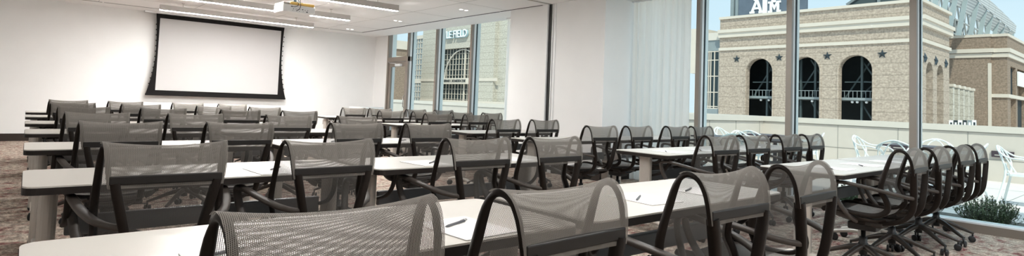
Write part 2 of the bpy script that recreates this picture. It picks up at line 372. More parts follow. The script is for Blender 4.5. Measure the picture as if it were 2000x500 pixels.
# ------------------------------------------------------------------ the room
XW = 7.60; YB = 15.10; ZC = 2.88; XL = -2.6; YR = -3.4
XG = 7.72; ZT = 3.02
struct('floor', MB().box(XL, XW + 0.16, YR, YB, -0.12, 0), 'carpet')
struct('ceiling', MB().box(XL - 0.2, XW - 0.012, YR - 0.2, YB + 0.2, ZC, ZC + 0.45).box(XW - 0.012, XW + 0.30, YR - 0.2, YB + 0.2, ZT, ZC + 0.45), 'ceiling')
struct('wall_back', MB().box(XL - 0.2, XW + 0.3, YB, YB + 0.2, -0.12, ZC), 'wall')
struct('wall_left', MB().box(XL - 0.2, XL, YR - 0.2, YB, -0.12, ZC), 'wall')
struct('wall_rear', MB().box(XL, XW + 0.3, YR - 0.2, YR, -0.12, ZC), 'wall')
struct('wall_right', MB().box(XW, XW + 0.25, 14.35, YB, -0.12, ZC).box(XW, XW + 0.25, 14.35, YB, ZC, ZT), 'wall')
# boxed column with a pocket slot for the folding partition
CX = 6.80
c_mb = MB().box(CX, XW + 0.2, 7.13, 8.12, 0, ZC).box(CX, XW + 0.2, 5.82, 6.97, 0, ZC).box(XW - 0.01, XW + 0.2, 5.82, 8.12, ZC, ZT).box(CX + 0.2, XW + 0.2, 6.97, 7.13, 0, ZC)
struct('wall_column', c_mb, 'wall')
struct('trim_1', MB().box(CX + 0.02, CX + 0.19, 6.995, 7.105, 0.0, ZC), 'black')
struct('trim_2', MB().box(CX - 0.012, CX + 0.03, 7.105, 7.125, 0, ZC).box(CX - 0.012, CX + 0.03, 6.975, 6.995, 0, ZC).box(CX - 0.008, CX + 0.02, 6.905, 6.94, 0, ZC), 'white')
struct('trim_3', MB().box(XL, CX, 7.03, 7.05, ZC - 0.004, ZC - 0.0005).box(XL, CX, 7.075, 7.085, ZC - 0.004, ZC - 0.0005), 'pjoint')
struct('baseboard_back', MB().box(XL, XW, YB - 0.018, YB - 0.001, 0, 0.15), 'base')
struct('baseboard_left', MB().box(XL + 0.001, XL + 0.018, YR, YB - 0.02, 0, 0.15), 'base')
struct('baseboard_rear', MB().box(XL + 0.02, XW - 0.01, YR + 0.001, YR + 0.018, 0, 0.15), 'base')
struct('baseboard_right', MB().box(CX - 0.016, CX - 0.001, 5.82, 6.9, 0, 0.15).box(CX - 0.016, CX - 0.001, 7.2, 8.12, 0, 0.15).box(CX, XW - 0.05, 5.804, 5.819, 0, 0.15), 'base')
# black linear slot diffusers in the ceiling
sl = MB()
y = 7.25
while y < 14.3:
    y1 = min(y + 1.2, 14.36); sl.box(6.77, 6.81, y, y1 - 0.03, ZC - 0.004, ZC - 0.0005); y = y1
    if y1 >= 14.35: break
x = XL + 0.1
while x < 6.80:
    x1 = min(x + 1.2, 6.81); sl.box(x, x1 - 0.03, 14.33, 14.36, ZC - 0.004, ZC - 0.0005); x = x1
    if x1 >= 6.80: break
struct('trim_4', sl, 'black')
# fine joints of the ceiling panels
jm = MB()
for yy in (8.2, 9.9, 11.6, 13.2): jm.box(XL, 6.76, yy, yy + 0.008, ZC - 0.002, ZC - 0.0004)
for xx in (-0.6, 1.0, 2.6, 4.2, 5.75): jm.box(xx, xx + 0.008, 7.1, 14.3, ZC - 0.002, ZC - 0.0004)
struct('trim_5', jm, 'joint')

# ------------------------------------------------------------------ windows
def mullion(mb_b, mb_a, mb_g, y0, y1, z0=0.0, z1=ZT):
    mb_b.box(XW - 0.01, XW + 0.045, y0, y1, z0, z1)                     # bronze room-side cap
    mb_a.box(XW + 0.045, XG + 0.11, y0 + 0.004, y1 - 0.004, z0, z1)     # pale deep flank
    mb_g.box(XG - 0.012, XG + 0.012, y0 - 0.010, y0 + 0.004, z0, z1)      # dark gasket
def window(n, y0, y1, mullion_ys):
    root = bpy.data.objects.new('window_%d' % n, None); COL.objects.link(root); root['kind'] = 'structure'
    b, a, g = MB(), MB(), MB()
    for m0, m1 in mullion_ys: mullion(b, a, g, m0, m1)
    b.build('mullion_cap', 'bronze', root); a.build('mullion', 'alu', root); g.build('gasket', 'gasket', root)
    s_ = MB().box(XW - 0.01, XG + 0.02, y0, y1, 0, 0.085); s_.build('window_sill', 'bronze', root)
    MB().box(XW + 0.0, XG + 0.1, y0, y1, 0.085, 0.10).build('sill_cover', 'alu', root)
    MB().box(XG - 0.03, XG + 0.1, y0, y1, ZT - 0.03, ZT).build('window_head', 'alu', root)
    ys = [y0] + [v for m in sorted(mullion_ys) for v in m] + [y1]
    k = 0
    for i in range(0, len(ys), 2):
        if ys[i + 1] - ys[i] > 0.05:
            MB().box(XG - 0.006, XG + 0.006, ys[i], ys[i + 1] - 0.017, 0.1, ZT - 0.03).build('glass_pane', 'glass', root)
    return root
window(1, 8.12, 13.20, [(11.83, 11.90), (10.389, 10.459)])
window(2, YR, 5.82, [(4.655, 4.72), (3.315, 3.385), (1.935, 2.005), (0.56, 0.63), (-0.81, -0.74), (-2.2, -2.13)])
# glazed door beside the far window, with a transom light above it
dr = bpy.data.objects.new('door_1', None); COL.objects.link(dr); dr['kind'] = 'structure'
b, a, g = MB(), MB(), MB()
b.box(XW - 0.01, XW + 0.10, 14.28, 14.35, 0, ZT); b.box(XW - 0.02, XW + 0.10, 13.20, 14.28, 2.14, 2.26); b.box(XW - 0.01, XW + 0.045, 13.20, 13.27, 0, ZT)
a.box(XW + 0.045, XG + 0.11, 13.204, 13.266, 0, ZT); g.box(XG - 0.012, XG + 0.012, 13.19, 13.20, 0, ZT)
a.box(XW + 0.10, XG + 0.11, 14.28, 14.35, 2.26, ZT)
b.build('door_frame', 'bronze', dr); a.build('mullion', 'alu', dr); g.build('gasket', 'gasket', dr)
lf = MB().box(XW + 0.02, XW + 0.065, 14.16, 14.27, 0.01, 2.13).box(XW + 0.02, XW + 0.065, 13.29, 13.38, 0.01, 2.13).box(XW + 0.02, XW + 0.065, 13.38, 14.16, 2.0, 2.13).box(XW + 0.02, XW + 0.065, 13.38, 14.16, 0.01, 0.22)
leaf = lf.build('door_leaf', 'bronze', dr)
MB().box(XW + 0.038, XW + 0.046, 13.38, 14.16, 0.22, 2.0).build('glass_pane', 'glass', leaf)
MB().box(XW - 0.05, XW + 0.02, 13.55, 13.83, 2.01, 2.075, 0.006).sweep([(XW - 0.015, 13.83, 2.08), (XW - 0.03, 14.13, 2.11), (XW - 0.01, 14.26, 2.13)], 0.012, 0.012, (1, 0, 0)).build('door_closer', 'alu', leaf)
MB().sweep([(XW + 0.02, 13.335, 0.9), (XW - 0.03, 13.335, 0.93), (XW - 0.03, 13.335, 1.2), (XW + 0.02, 13.335, 1.23)], 0.018, 0.018, (0, 1, 0)).build('door_handle', 'chrome', leaf)
MB().box(XG - 0.006, XG + 0.006, 13.27, 14.28, 2.26, ZT).build('transom_pane', 'glass', dr)

# sheer curtains
def curtain(name, x, y0, y1, folds, label):
    pts = []; n = folds * 12
    for i in range(n + 1):
        t = i / n; amp = 0.045 * (0.6 + 0.4 * math.sin(3.1 * i / 12 + 1))
        pts.append((x + amp * math.sin(2 * PI * i / 12) + 0.012 * math.sin(i * 0.37), y0 + (y1 - y0) * t + 0.008 * math.sin(i * 0.9)))
    vs_, fs = [], []
    zs = [0.02, 0.7, 1.4, 2.1, 2.70, ZC - 0.03]
    for j, z in enumerate(zs):
        k = 1.0 - 0.35 * (z / ZC) ** 2
        for px, py in pts: vs_.append((x + (px - x) * k, py, z))
    m = len(pts)
    for j in range(len(zs) - 1):
        for i in range(m - 1): fs.append((j * m + i, j * m + i + 1, (j + 1) * m + i + 1, (j + 1) * m + i))
    root = thing(name, label, 'curtain', (0, 0, 0), 0, None)
    MB().add(vs_, fs, smooth=True).build('curtain_fabric', 'curtain', root)
    MB().box(x - 0.025, x + 0.025, y0 - 0.02, y1 + 0.02, ZC - 0.03, ZC - 0.001).build('curtain_track', 'white', root)
curtain('sheer_curtain', 7.42, 4.70, 5.76, 9, 'floor-length white sheer curtain gathered beside the boxed white column')
curtain('sheer_curtain', 7.42, 8.20, 8.95, 6, 'narrow white sheer curtain at the near end of the far windows')

# ------------------------------------------------------------------ lights
def linear_light(y, x0, x1, zb, label, lens='lens'):
    t = thing('linear_pendant', label, 'ceiling light', ((x0 + x1) / 2, y, zb), 0, 'linear ceiling lights')
    hx = (x1 - x0) / 2
    MB().box(-hx, hx, -0.035, 0.035, 0.012, 0.105).box(-hx, hx, -0.035, -0.0305, 0.0, 0.012).box(-hx, hx, 0.0305, 0.035, 0.0, 0.012).build('light_housing', 'fixture', t)
    MB().box(-hx + 0.01, hx - 0.01, -0.03, 0.03, -0.004, 0.011).build('diffuser', lens, t, 'glowing warm white diffuser')
    m = MB()
    for xx in (-hx + 0.4, hx - 0.4): m.lathe([(0.004, 0.105), (0.004, ZC - zb - 0.008), (0.03, ZC - zb - 0.008), (0.03, ZC - zb - 0.001)], 8, Matrix.Translation((xx, 0, 0)))
    m.build('suspension_rod', 'fixture', t)
for y_, lab in ((13.0, 'long slim glowing linear light hung nearest the projection screen'), (11.05, 'long slim linear light just behind the projector'), (9.05, 'long linear light nearest the camera, its right end in view')):
    linear_light(y_, 1.89, 4.95, 2.70, lab)
for y_, lab in ((5.0, 'long linear ceiling light above the third row from the camera'), (1.6, 'long linear ceiling light above the row nearest the camera'), (-1.6, 'long linear ceiling light behind the camera')):
    linear_light(y_, 0.2, 3.3, 2.70, lab, 'lens2')
for y_, lab in ((3.4, 'added linear fill light above the second window-side row'), (0.6, 'added linear fill light above the front window-side chairs'), (-2.2, 'added linear fill light behind the camera, near the glass')):
    linear_light(y_, 4.4, 6.6, 2.70, lab, 'lens3')  # out-of-view fill lights, added to brighten the window-side chairs and tables
for i, (x_, y_, lab) in enumerate(((6.23, 11.37, 'small twin recessed downlight left of the ceiling slot, middle one'), (6.25, 13.9, 'small twin recessed downlight nearest the screen wall corner'), (6.23, 8.84, 'small recessed downlight nearest the boxed column'))):
    t = thing('downlight', lab, 'ceiling light', (x_, y_, ZC), 0, 'recessed downlights')
    for k in (-0.06, 0.06):
        MB().lathe([(0.05, -0.004), (0.05, -0.0005)], 16, Matrix.Translation((k, 0, 0))).build('trim_ring', 'white', t)
        MB().lathe([(0.034, -0.006), (0.034, -0.0042)], 16, Matrix.Translation((k, 0, 0))).build('bulb', 'dl', t)

# ------------------------------------------------------------------ projection screen
YS = 14.93
t = thing('projection_screen', 'large white tab-tensioned projection screen with black border hung on the end wall', 'screen', (3.54, YS, 1.02))
def crv(z):   # half-width of the black outline at height above the bottom bar: pinched in the middle
    s_ = z / 1.82
    return 1.385 + (0.115 if s_ < 0.56 else 0.05) * (abs(s_ - 0.56) / 0.5) ** 2.0
n = 14
L_ = [(-crv(1.82 * i / n) + 0.0, 1.82 * i / n) for i in range(n + 1)]; Rr = [(crv(1.82 * i / n) - 0.02 * i / n, 1.82 * i / n) for i in range(n + 1)][::-1]
MB().prism(L_ + Rr, -0.006, 0.0, 'Y').build('screen_border', 'screenblack', t)
MB().box(-1.345, 1.325, -0.010, -0.006, 0.10, 1.725).build('screen_surface', 'screenwhite', t)
MB().box(-1.53, 1.53, -0.015, 0.015, -0.02, 0.022, 0.004).build('bottom_bar', 'screenblack', t)
MB().box(-1.65, 1.60, -0.05, 0.11, 1.825, ZC - 1.02 - 0.001).build('screen_housing', 'white', t)
tg = MB()
for sgn in (-1, 1):
    for i in range(2, 14):
        tg = MB(); z = 1.82 * i / 15; tg.box(sgn * (crv(z) + 0.006) - 0.01, sgn * (crv(z) + 0.006) + 0.01, -0.004, 0.002, z - 0.012, z + 0.012)
        tg.build('tension_tab', 'screenblack', t)

# projector
t = thing('ceiling_projector', 'white ceiling-mounted projector with yellow upper casing and hanging black cables', 'projector', (3.10, 8.95, 2.40), R(2))
pb = MB().box(-0.25, 0.25, -0.19, 0.19, 0, 0.115, 0.014); pb.build('projector_body', 'white', t)
MB().box(-0.14, 0.235, -0.188, 0.17, 0.1155, 0.158, 0.008).build('upper_casing', 'yellow', t, 'warm yellow upper casing')
MB().box(-0.245, -0.145, -0.185, 0.17, 0.116, 0.145, 0.008).build('side_casing', 'fixture', t)
vm = MB()
for k in range(7): vm.box(-0.2515, -0.2495, -0.15 + k * 0.035, -0.135 + k * 0.035, 0.02, 0.095)
vm.build('vent', 'steeldk', t)
pm = MB()
for px, pz, s_ in ((-0.12, 0.085, 0.012), (-0.09, 0.05, 0.007), (-0.05, 0.05, 0.006), (-0.02, 0.05, 0.006), (0.01, 0.05, 0.006), (0.05, 0.055, 0.01), (0.09, 0.05, 0.006), (0.13, 0.05, 0.006), (-0.1, 0.025, 0.005), (-0.04, 0.025, 0.007), (0.0, 0.022, 0.006), (0.06, 0.025, 0.005), (0.12, 0.025, 0.012)):
    pm.box(px - s_, px + s_, -0.192, -0.189, pz - s_ * .6, pz + s_ * .6)
pm.build('port', 'ink', t)
MB().lathe([(0.055, -0.015), (0.05, 0.0), (0.05, 0.03)], 16, Matrix.Translation((0.1, 0.2, 0.06)) @ Matrix.Rotation(-PI / 2, 4, 'X')).build('lens', 'darkglass', t)
MB().box(-0.09, 0.09, -0.09, 0.09, 0.16, 0.18).lathe([(0.022, 0.18), (0.022, 0.46), (0.07, 0.46), (0.07, 0.479)], 12).build('ceiling_mount', 'steeldk', t)
cm = MB()
for path in ([(-0.12, -0.195, 0.085), (-0.08, -0.24, 0.08), (-0.03, -0.22, 0.12), (-0.01, -0.12, 0.24), (0.0, -0.02, 0.40)],
             [(-0.04, -0.195, 0.03), (-0.02, -0.24, 0.05), (0.0, -0.23, 0.13), (-0.03, -0.12, 0.25), (0.01, -0.02, 0.42)],
             [(0.05, -0.10, 0.17), (0.03, -0.12, 0.24), (0.06, -0.05, 0.33), (0.01, 0, 0.44)]):
    cm.sweep(smooth_path(path, 5), 0.009, 0.009, (1, 0, 0), 6, 2)
cm.build('cable', 'ink', t)

# counter by the far door, outlet on the end wall
t = thing('side_table', 'small round-edged pale side table standing beside the far glazed door', 'table', (6.92, 14.1, 0))
def rrect(hx, hy, r, n=5):
    o = []
    for cx, cy, a0 in ((hx - r, hy - r, 0), (-hx + r, hy - r, 90), (-hx + r, -hy + r, 180), (hx - r, -hy + r, 270)):
        for k in range(n + 1):
            a = R(a0 + 90 * k / n); o.append((cx + r * math.cos(a), cy + r * math.sin(a)))
    return o
MB().prism(rrect(0.44, 0.27, 0.2), 0.845, 0.885).build('tabletop', 'alu', t)
MB().box(-0.38, 0.1, -0.2, 0.2, 0.0, 0.835, 0.01).build('cabinet', 'fixture', t)
MB().box(0.28, 0.34, -0.05, 0.05, 0.0, 0.845, 0.01).build('leg', 'leg', t)
t = thing('wall_outlet', 'grey wall outlet plate low on the end wall right of the screen', 'outlet', (6.21, YB, 0.43))
MB().box(-0.06, 0.06, -0.012, -0.001, -0.06, 0.06, 0.003).build('cover_plate', 'leg', t)
MB().box(-0.02, 0.02, -0.016, -0.0125, -0.035, 0.035).build('socket', 'ink', t)

# ------------------------------------------------------------------ mesh task chair
def make_chair(label, group):
    c = thing('mesh_chair', label, 'chair', (0, 0, 0), 0, group)
    prof = [(.205, .452, .225), (.185, .468, .232), (.10, .470, .238), (-.05, .458, .238), (-.14, .462, .234), (-.195, .490, .230), (-.212, .535, .230), (-.195, .590, .231),
            (-.168, .645, .232), (-.180, .725, .230), (-.203, .806, .227), (-.228, .885, .224), (-.250, .920, .221), (-.280, .930, .218), (-.313, .913, .213), (-.336, .872, .209), (-.347, .820, .204), (-.350, .762, .194),
            (-.348, .680, .171), (-.344, .600, .148), (-.335, .530, .130), (-.310, .470, .125), (-.255, .425, .125), (-.17, .400, .130), (-.06, .388, .140), (.04, .390, .150)]
    sp_ = smooth_path(prof, 3)
    CUT = 52                                   # where the thin loop ends at the crossbar
    def dims(y_, z_):
        if y_ < -0.32 and z_ > 0.44: return 0.036, 0.042
        if z_ > 0.895: return 0.020, 0.016
        if y_ < -0.28 and z_ > 0.80: return 0.018, 0.016
        if z_ < 0.44: return 0.038, 0.034
        if y_ > -0.15: return 0.032, 0.026
        return (0.038 if z_ < 0.64 else 0.038 - 0.017 * (z_ - 0.64) / 0.25), 0.026
    for s_ in (-1, 1):
        for nm, seq, rear in (('side_frame', sp_[:CUT], False), ('rear_post', sp_[CUT - 2:], True)):
            dd = [dims(q[0], q[1]) if rear else (dims(q[0], q[1]) if q[0] > -0.28 else (0.018, 0.016)) for q in seq]
            wid = [d_[0] for d_ in dd]; thk = [d_[1] for d_ in dd]
            for q_ in range(2):
                wid = [(wid[max(i - 1, 0)] + wid[i] + wid[min(i + 1, len(wid) - 1)]) / 3 for i in range(len(wid))]; thk = [(thk[max(i - 1, 0)] + thk[i] + thk[min(i + 1, len(thk) - 1)]) / 3 for i in range(len(thk))]
            MB().sweep([(s_ * (q[2] - (0.018 * max(0, min(1, (q[1] - 0.5) / 0.28)) if rear else 0.0)), q[0], q[1]) for q in seq], wid, thk, (0, 0, 1), 8, 4.0).build(nm, 'frame', c)
    # top rear crossbar and lower cross members
    MB().box(-0.201, 0.201, -0.363, -0.339, 0.776, 0.811, 0.004).build('crossbar', 'crossbar', c)
    MB().box(-0.16, 0.16, -0.16, -0.05, 0.372, 0.40, 0.006).box(-0.125, 0.125, -0.30, -0.275, 0.43, 0.455, 0.004).build('lower_crossbar', 'shell', c)
    # back fabric: front face of the rails, over the top
    def sheet(seq, nx, off, sag, ex=0.006, uvv0=0.0):
        vs_, uvs = [], []; acc = uvv0; prev = None
        for i, (y_, z_, hx) in enumerate(seq):
            a_ = seq[max(i - 1, 0)]; b_ = seq[min(i + 1, len(seq) - 1)]
            ty, tz = b_[0] - a_[0], b_[1] - a_[1]; l = math.hypot(ty, tz) or 1; ny, nzz = tz / l, -ty / l
            if prev: acc += math.hypot(y_ - prev[0], z_ - prev[1])
            prev = (y_, z_)
            for k in range(nx + 1):
                u = -1 + 2 * k / nx; sg = sag(i / (len(seq) - 1)) * (1 - u * u)
                vs_.append(((hx + ex) * u, y_ + ny * (off - sg), z_ + nzz * (off - sg))); uvs.append(((hx + ex) * u, acc))
        fs = [(i * (nx + 1) + k, i * (nx + 1) + k + 1, (i + 1) * (nx + 1) + k + 1, (i + 1) * (nx + 1) + k) for i in range(len(seq) - 1) for k in range(nx)]
        return MB().add(vs_, fs, uvs, smooth=True)
    front = [q for q in sp_[15:40]]      # seat junction up to the top
    top = [q for q in sp_[36:50]]
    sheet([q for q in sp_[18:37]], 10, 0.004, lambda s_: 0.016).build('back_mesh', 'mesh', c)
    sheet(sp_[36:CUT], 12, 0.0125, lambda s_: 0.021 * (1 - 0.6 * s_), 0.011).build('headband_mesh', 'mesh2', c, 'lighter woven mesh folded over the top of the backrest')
    sheet(sp_[1:15], 10, -0.0, lambda s_: 0.02).build('seat_mesh', 'seat_weave_sheen', c)
    # seat pan
    vs_, fs = [], []
    secs = [(.215, .447, .22, .012), (.15, .43, .222, .03), (.0, .405, .205, .055), (-.12, .395, .18, .055), (-.18, .405, .15, .035)]
    for y_, z_, hx, dp in secs:
        for k in range(9):
            u = -1 + k / 4; vs_.append((hx * u, y_, z_ + 0.03 * abs(u) ** 3 - dp * 0.3 * (1 - u * u)))
        for k in range(9):
            u = 1 - k / 4; vs_.append((hx * 0.97 * u, y_, z_ + 0.03 * abs(u) ** 3 - dp * (1 - u * u) * 0.8 - 0.012))
    for i in range(len(secs) - 1):
        for k in range(18): a_ = i * 18 + k; b_ = i * 18 + (k + 1) % 18; fs.append((a_, b_, b_ + 18, a_ + 18))
    fs.append(tuple(range(18))); fs.append(tuple(range(72, 90))[::-1])
    MB().add(vs_, fs, smooth=True).build('seat_shell', 'shell', c)
    MB().box(-0.07, 0.07, -0.10, 0.09, 0.315, 0.372, 0.012).sweep([(0.06, 0.0, 0.35), (0.14, 0.02, 0.345), (0.21, 0.03, 0.34)], 0.02, 0.008, (0, 1, 0)).build('tilt_mechanism', 'castor', c)
    # armrests
    for s_ in (-1, 1):
        ap = [(.150, -.346, .606), (.190, -.315, .612), (.235, -.255, .626), (.270, -.150, .648), (.292, -.030, .668), (.302, .060, .678), (.304, .105, .668), (.300, .120, .640), (.290, .105, .575), (.272, .065, .495), (.235, .015, .425), (.190, -.005, .402)]
        ap = smooth_path([(s_ * x_, y_, z_) for x_, y_, z_ in ap], 3)
        n = len(ap); ww = [0.026 if i < 5 else 0.040 for i in range(n)]
        MB().sweep(ap, ww, 0.026, (1, 0, 0.0), 8, 2.8).build('armrest', 'arm', c)
    # column and five-star base
    MB().lathe([(0.028, 0.13), (0.028, 0.26), (0.016, 0.26), (0.016, 0.33)], 12).lathe([(0.034, 0.175), (0.034, 0.215)], 12).build('gas_column', 'castor', c)
    for k in range(5):
        a_ = 2 * PI * k / 5 + 0.3; ca, sa = math.cos(a_), math.sin(a_)
        pts = [(0.02, .188), (0.09, .172), (0.20, .128), (0.285, .092), (0.31, .085)]
        lg = MB().sweep([(r * ca, r * sa, z) for r, z in smooth_path(pts, 2)], [0.05, 0.048, 0.046, 0.043, 0.04, 0.036, 0.033, 0.03, 0.026], [0.042, 0.042, 0.04, 0.036, 0.032, 0.028, 0.024, 0.02, 0.018], (-sa, ca, 0), 8, 2.6).build('base_leg', 'base_leg', c)
        cs = MB().lathe([(0.008, 0.03), (0.008, 0.088)], 8, Matrix.Translation((0.305 * ca, 0.305 * sa, 0)))
        Mx = Matrix.Translation((0.30 * ca, 0.30 * sa, 0.0285)) @ Matrix.Rotation(a_ + 0.7 * k, 4, 'Z') @ Matrix.Rotation(PI / 2, 4, 'X')
        for o_ in (-0.026, 0.008): cs.lathe([(0.018, o_), (0.028, o_ + 0.003), (0.028, o_ + 0.015), (0.018, o_ + 0.018)], 14, Mx)
        cs.build('castor', 'castor', lg)
    index_kids(c); return c

ORD = ['first', 'second', 'third', 'fourth']
ROWN = {1: 'left block row nearest the camera', 2: 'second left block row from the camera', 3: 'third left block row from the camera', 4: 'middle left block row', 5: 'third left block row from the screen', 6: 'second left block row from the screen', 7: 'left block row nearest the screen'}
LX = [0.495, 1.185, 2.10, 2.79]
CH = []     # (x, y_apex, rot, label, group)
CYL = {1: 1.145, 2: 2.79, 3: 4.50, 4: 6.02, 5: 7.58, 6: 9.12, 7: 10.62}
offs = {2: [-.025, -.01, 0, -.04], 3: [-.005, .03, .02, .03], 4: [-.015, .04, -.01, .05], 5: [-.01, .03, -.06, -.02], 6: [-.03, .01, -.01, .01], 7: [-.01, 0, -.06, -.07], 1: [.01, -.03, -.07, -.08]}
for r in range(1, 8):
    for k in range(4):
        CH.append((LX[k] + offs[r][k], CYL[r], random.uniform(-3, 3) if r > 2 else (-1.5, 2, -1, 1)[k], 'grey mesh chair, %s from the left, %s' % (ORD[k], ROWN[r]), 'mesh chairs of the left block'))
CYR = {1: 1.30, 2: 2.72, 3: 4.25, 4: 5.72, 5: 7.58, 6: 8.80, 7: 10.2}
RX = {1: [4.86, 5.50, 6.22, 6.80], 2: [4.77, 5.37, 6.10, 6.70], 3: [4.93, 5.60, 6.40, 6.98], 4: [4.76, 5.46], 5: [4.93, 5.68], 6: [4.78, 5.43, 6.25, 6.98], 7: [4.75, 5.30, 6.10, 6.78]}
WN = {1: 'window-side row nearest the camera', 2: 'second window-side row from the camera', 3: 'third window-side row from the camera', 4: 'window-side row before the boxed column', 5: 'window-side row just beyond the boxed column', 6: 'second window-side row from the screen', 7: 'window-side row nearest the screen'}
for r in range(1, 8):
    for k, x_ in enumerate(RX[r]):
        CH.append((x_, CYR[r], {1: (3, 1, -2, 1)[k]}.get(r, random.uniform(-3, 3)), 'grey mesh chair, %s from the left, %s' % (ORD[k], WN[r]), 'mesh chairs of the window-side block'))
c0 = None
for (x_, y_, rz, lab, grp) in CH:
    a_ = R(rz)                      # place so that the top of the backrest sits at (x_, y_)
    loc = (x_ - 0.27 * math.sin(a_), y_ + 0.27 * math.cos(a_), 0)
    if c0 is None:
        c0 = make_chair(lab, grp); c0.location = loc; c0.rotation_euler = (0, 0, a_)
    else: dup(c0, loc, a_, lab, grp)

# ------------------------------------------------------------------ training tables
def make_table(label, group, hl=0.755):
    t = thing('training_table', label, 'table', (0, 0, 0), 0, group)
    o = rrect(hl, 0.303, 0.045, 4)
    MB().prism(o, 0.7335, 0.740).build('tabletop', 'laminate', t)
    o2 = rrect(hl + 0.002, 0.305, 0.047, 4)
    MB().prism(o2, 0.704, 0.7333).build('edge_band', 'edge', t, 'dark edge under the pale top')
    MB().box(-hl + 0.16, hl - 0.16, -0.02, 0.02, 0.47, 0.56, 0.006).build('cross_beam', 'beam', t)
    MB().box(-hl + 0.12, hl - 0.12, -0.07, 0.07, 0.675, 0.7035, 0.004).build('under_rail', 'edge', t)
    for s_ in (-1, 1):
        lx = s_ * (hl - 0.095)
        MB().prism([(lx + a, b) for a, b in rrect(0.034, 0.062, 0.03, 4)], 0.075, 0.7034).build('leg', 'leg', t)
        fp = smooth_path([(lx, -.275, .075), (lx, -.20, .095), (lx, -.08, .115), (lx, .08, .115), (lx, .20, .095), (lx, .275, .075)], 3)
        ft = MB().sweep(fp, 0.045, 0.034, (1, 0, 0), 10, 2.4).build('foot', 'foot', t)
        for q in (-1, 1):
            cs = MB().lathe([(0.009, 0.03), (0.009, 0.075)], 8, Matrix.Translation((lx, q * 0.26, 0)))
            Mx = Matrix.Translation((lx, q * 0.26, 0.032)) @ Matrix.Rotation(PI / 2 + q * 0.4, 4, 'Z') @ Matrix.Rotation(PI / 2, 4, 'X')
            for o_ in (-0.028, 0.010): cs.lathe([(0.018, o_), (0.0315, o_ + 0.003), (0.0315, o_ + 0.015), (0.018, o_ + 0.018)], 14, Mx)
            cs.build('castor', 'castor', ft)
        bx = lx - s_ * 0.06; bp_ = smooth_path([(bx, -0.22, .70), (bx, -.20, .62), (bx, -.13, .555), (bx, -.02, .52)], 3)
        MB().sweep(bp_, 0.026, 0.022, (1, 0, 0), 8, 3).build('brace', 'edge', t)
    index_kids(t); return t
TN = {1: 1.385, 2: 3.04, 3: 4.74, 4: 6.30, 5: 7.84, 6: 9.39, 7: 10.90}
QN = {1: 1.565, 2: 3.005, 3: 4.60, 4: 5.99, 5: 7.86, 6: 9.15, 7: 10.6}
TB = []
for r in range(1, 8):
    for k in range(2):
        TB.append(((0.762 + 0.005, 2.345)[k], TN[r] + 0.305, 'pale-topped training table, %s one in %s' % (('left', 'right')[k], ROWN[r]), 'training tables of the left block'))
XR = 4.41
for r in range(1, 8):
    ks = 1 if r in (4, 5) else 2
    for k in range(ks):
        TB.append((XR + 0.762 + 1.545 * k, QN[r] + 0.305, 'grey-white training table, %s in %s' % (('left one', 'right one')[k] if ks == 2 else 'the only one', WN[r]), 'training tables of the window-side block'))
t0 = None
for (x_, y_, lab, grp) in TB:
    if t0 is None: t0 = make_table(lab, grp); t0.location = (x_, y_, 0)
    else: dup(t0, (x_, y_, 0), 0, lab, grp)

# ------------------------------------------------------------------ notepads and pens
def pad_pen(x_, y_, ra, px, py, rp, where, first=[None, None]):
    lp = 'white sheet of paper ' + where; ln = 'dark grey pen lying ' + where
    if first[0] is None:
        a_ = MB().prism(rrect(0.108, 0.14, 0.002, 1), 0.0, 0.003).build('notepad', 'paper'); tag(a_, lp, 'paper', 'note sheets on the tables')
        b_ = thing('ballpoint_pen', ln, 'pen', (0, 0, 0), 0, 'pens on the tables')
        Mx = Matrix.Translation((0, 0, 0.0045)) @ Matrix.Rotation(PI / 2, 4, 'Y')
        MB().lathe([(0.001, -0.07), (0.0036, -0.058), (0.0044, -0.05), (0.0044, 0.055)], 8, Mx).build('barrel', 'pen', b_)
        MB().lathe([(0.0045, 0.0555), (0.0042, 0.068), (0.002, 0.07)], 8, Mx).box(0.025, 0.066, -0.001, 0.001, 0.0088, 0.0105).build('clip', 'chrome', b_)
        index_kids(b_); KIDS[a_.name] = []; first[0], first[1] = a_, b_
    else:
        a_ = dup(first[0], (0, 0, 0), 0, lp); b_ = dup(first[1], (0, 0, 0), 0, ln)
    a_.location = (x_, y_, 0.7405); a_.rotation_euler = (0, 0, R(ra))
    on = abs(px - x_) < 0.1 and abs(py - y_) < 0.13
    b_.location = (px, py, 0.744 if on else 0.7405); b_.rotation_euler = (0, 0, R(rp))
for r in range(1, 5):
    for k in range(4):
        cx_ = LX[k] + offs[r][k]; yb = TN[r]
        w_ = 'before the %s chair, %s' % (ORD[k], ROWN[r])
        if r == 1 and k == 0: pad_pen(0.43, 1.53, 0, 0.40, 1.60, 20, w_)
        elif r == 1 and k == 1: pad_pen(1.135, 1.545, 3, 1.13, 1.592, 24, w_)
        elif r == 1 and k == 2: pad_pen(2.20, 1.62, -4, 2.16, 1.62, 30, w_)
        elif r == 1 and k == 3: pad_pen(2.67, 1.58, 0, 2.63, 1.66, 20, w_)
        elif r == 2 and k == 2: pad_pen(2.02, 3.22, 4, 2.055, 3.20, 42, w_)
        elif r == 2 and k == 1: pad_pen(1.04, 3.20, 3, 1.07, 3.24, 50, w_)
        else: pad_pen(cx_ + 0.03 - 0.1 * (k == 1), yb + 0.20, random.uniform(-6, 6), cx_ + 0.02 - 0.1 * (k == 1), yb + 0.22, random.uniform(20, 50), w_)
for r in range(1, 4):
    for k in range(4):
        cx_ = RX[r][k]; w_ = 'before the %s chair, %s' % (ORD[k], WN[r])
        if r == 1: pad_pen(cx_ + (.0, .02, 0, 0)[k], 1.80, random.uniform(-4, 4), cx_ - 0.10, 1.77, 215, w_)
        else: pad_pen(cx_, QN[r] + 0.22, random.uniform(-6, 6), cx_ - 0.06, QN[r] + 0.22, random.uniform(200, 230), w_)

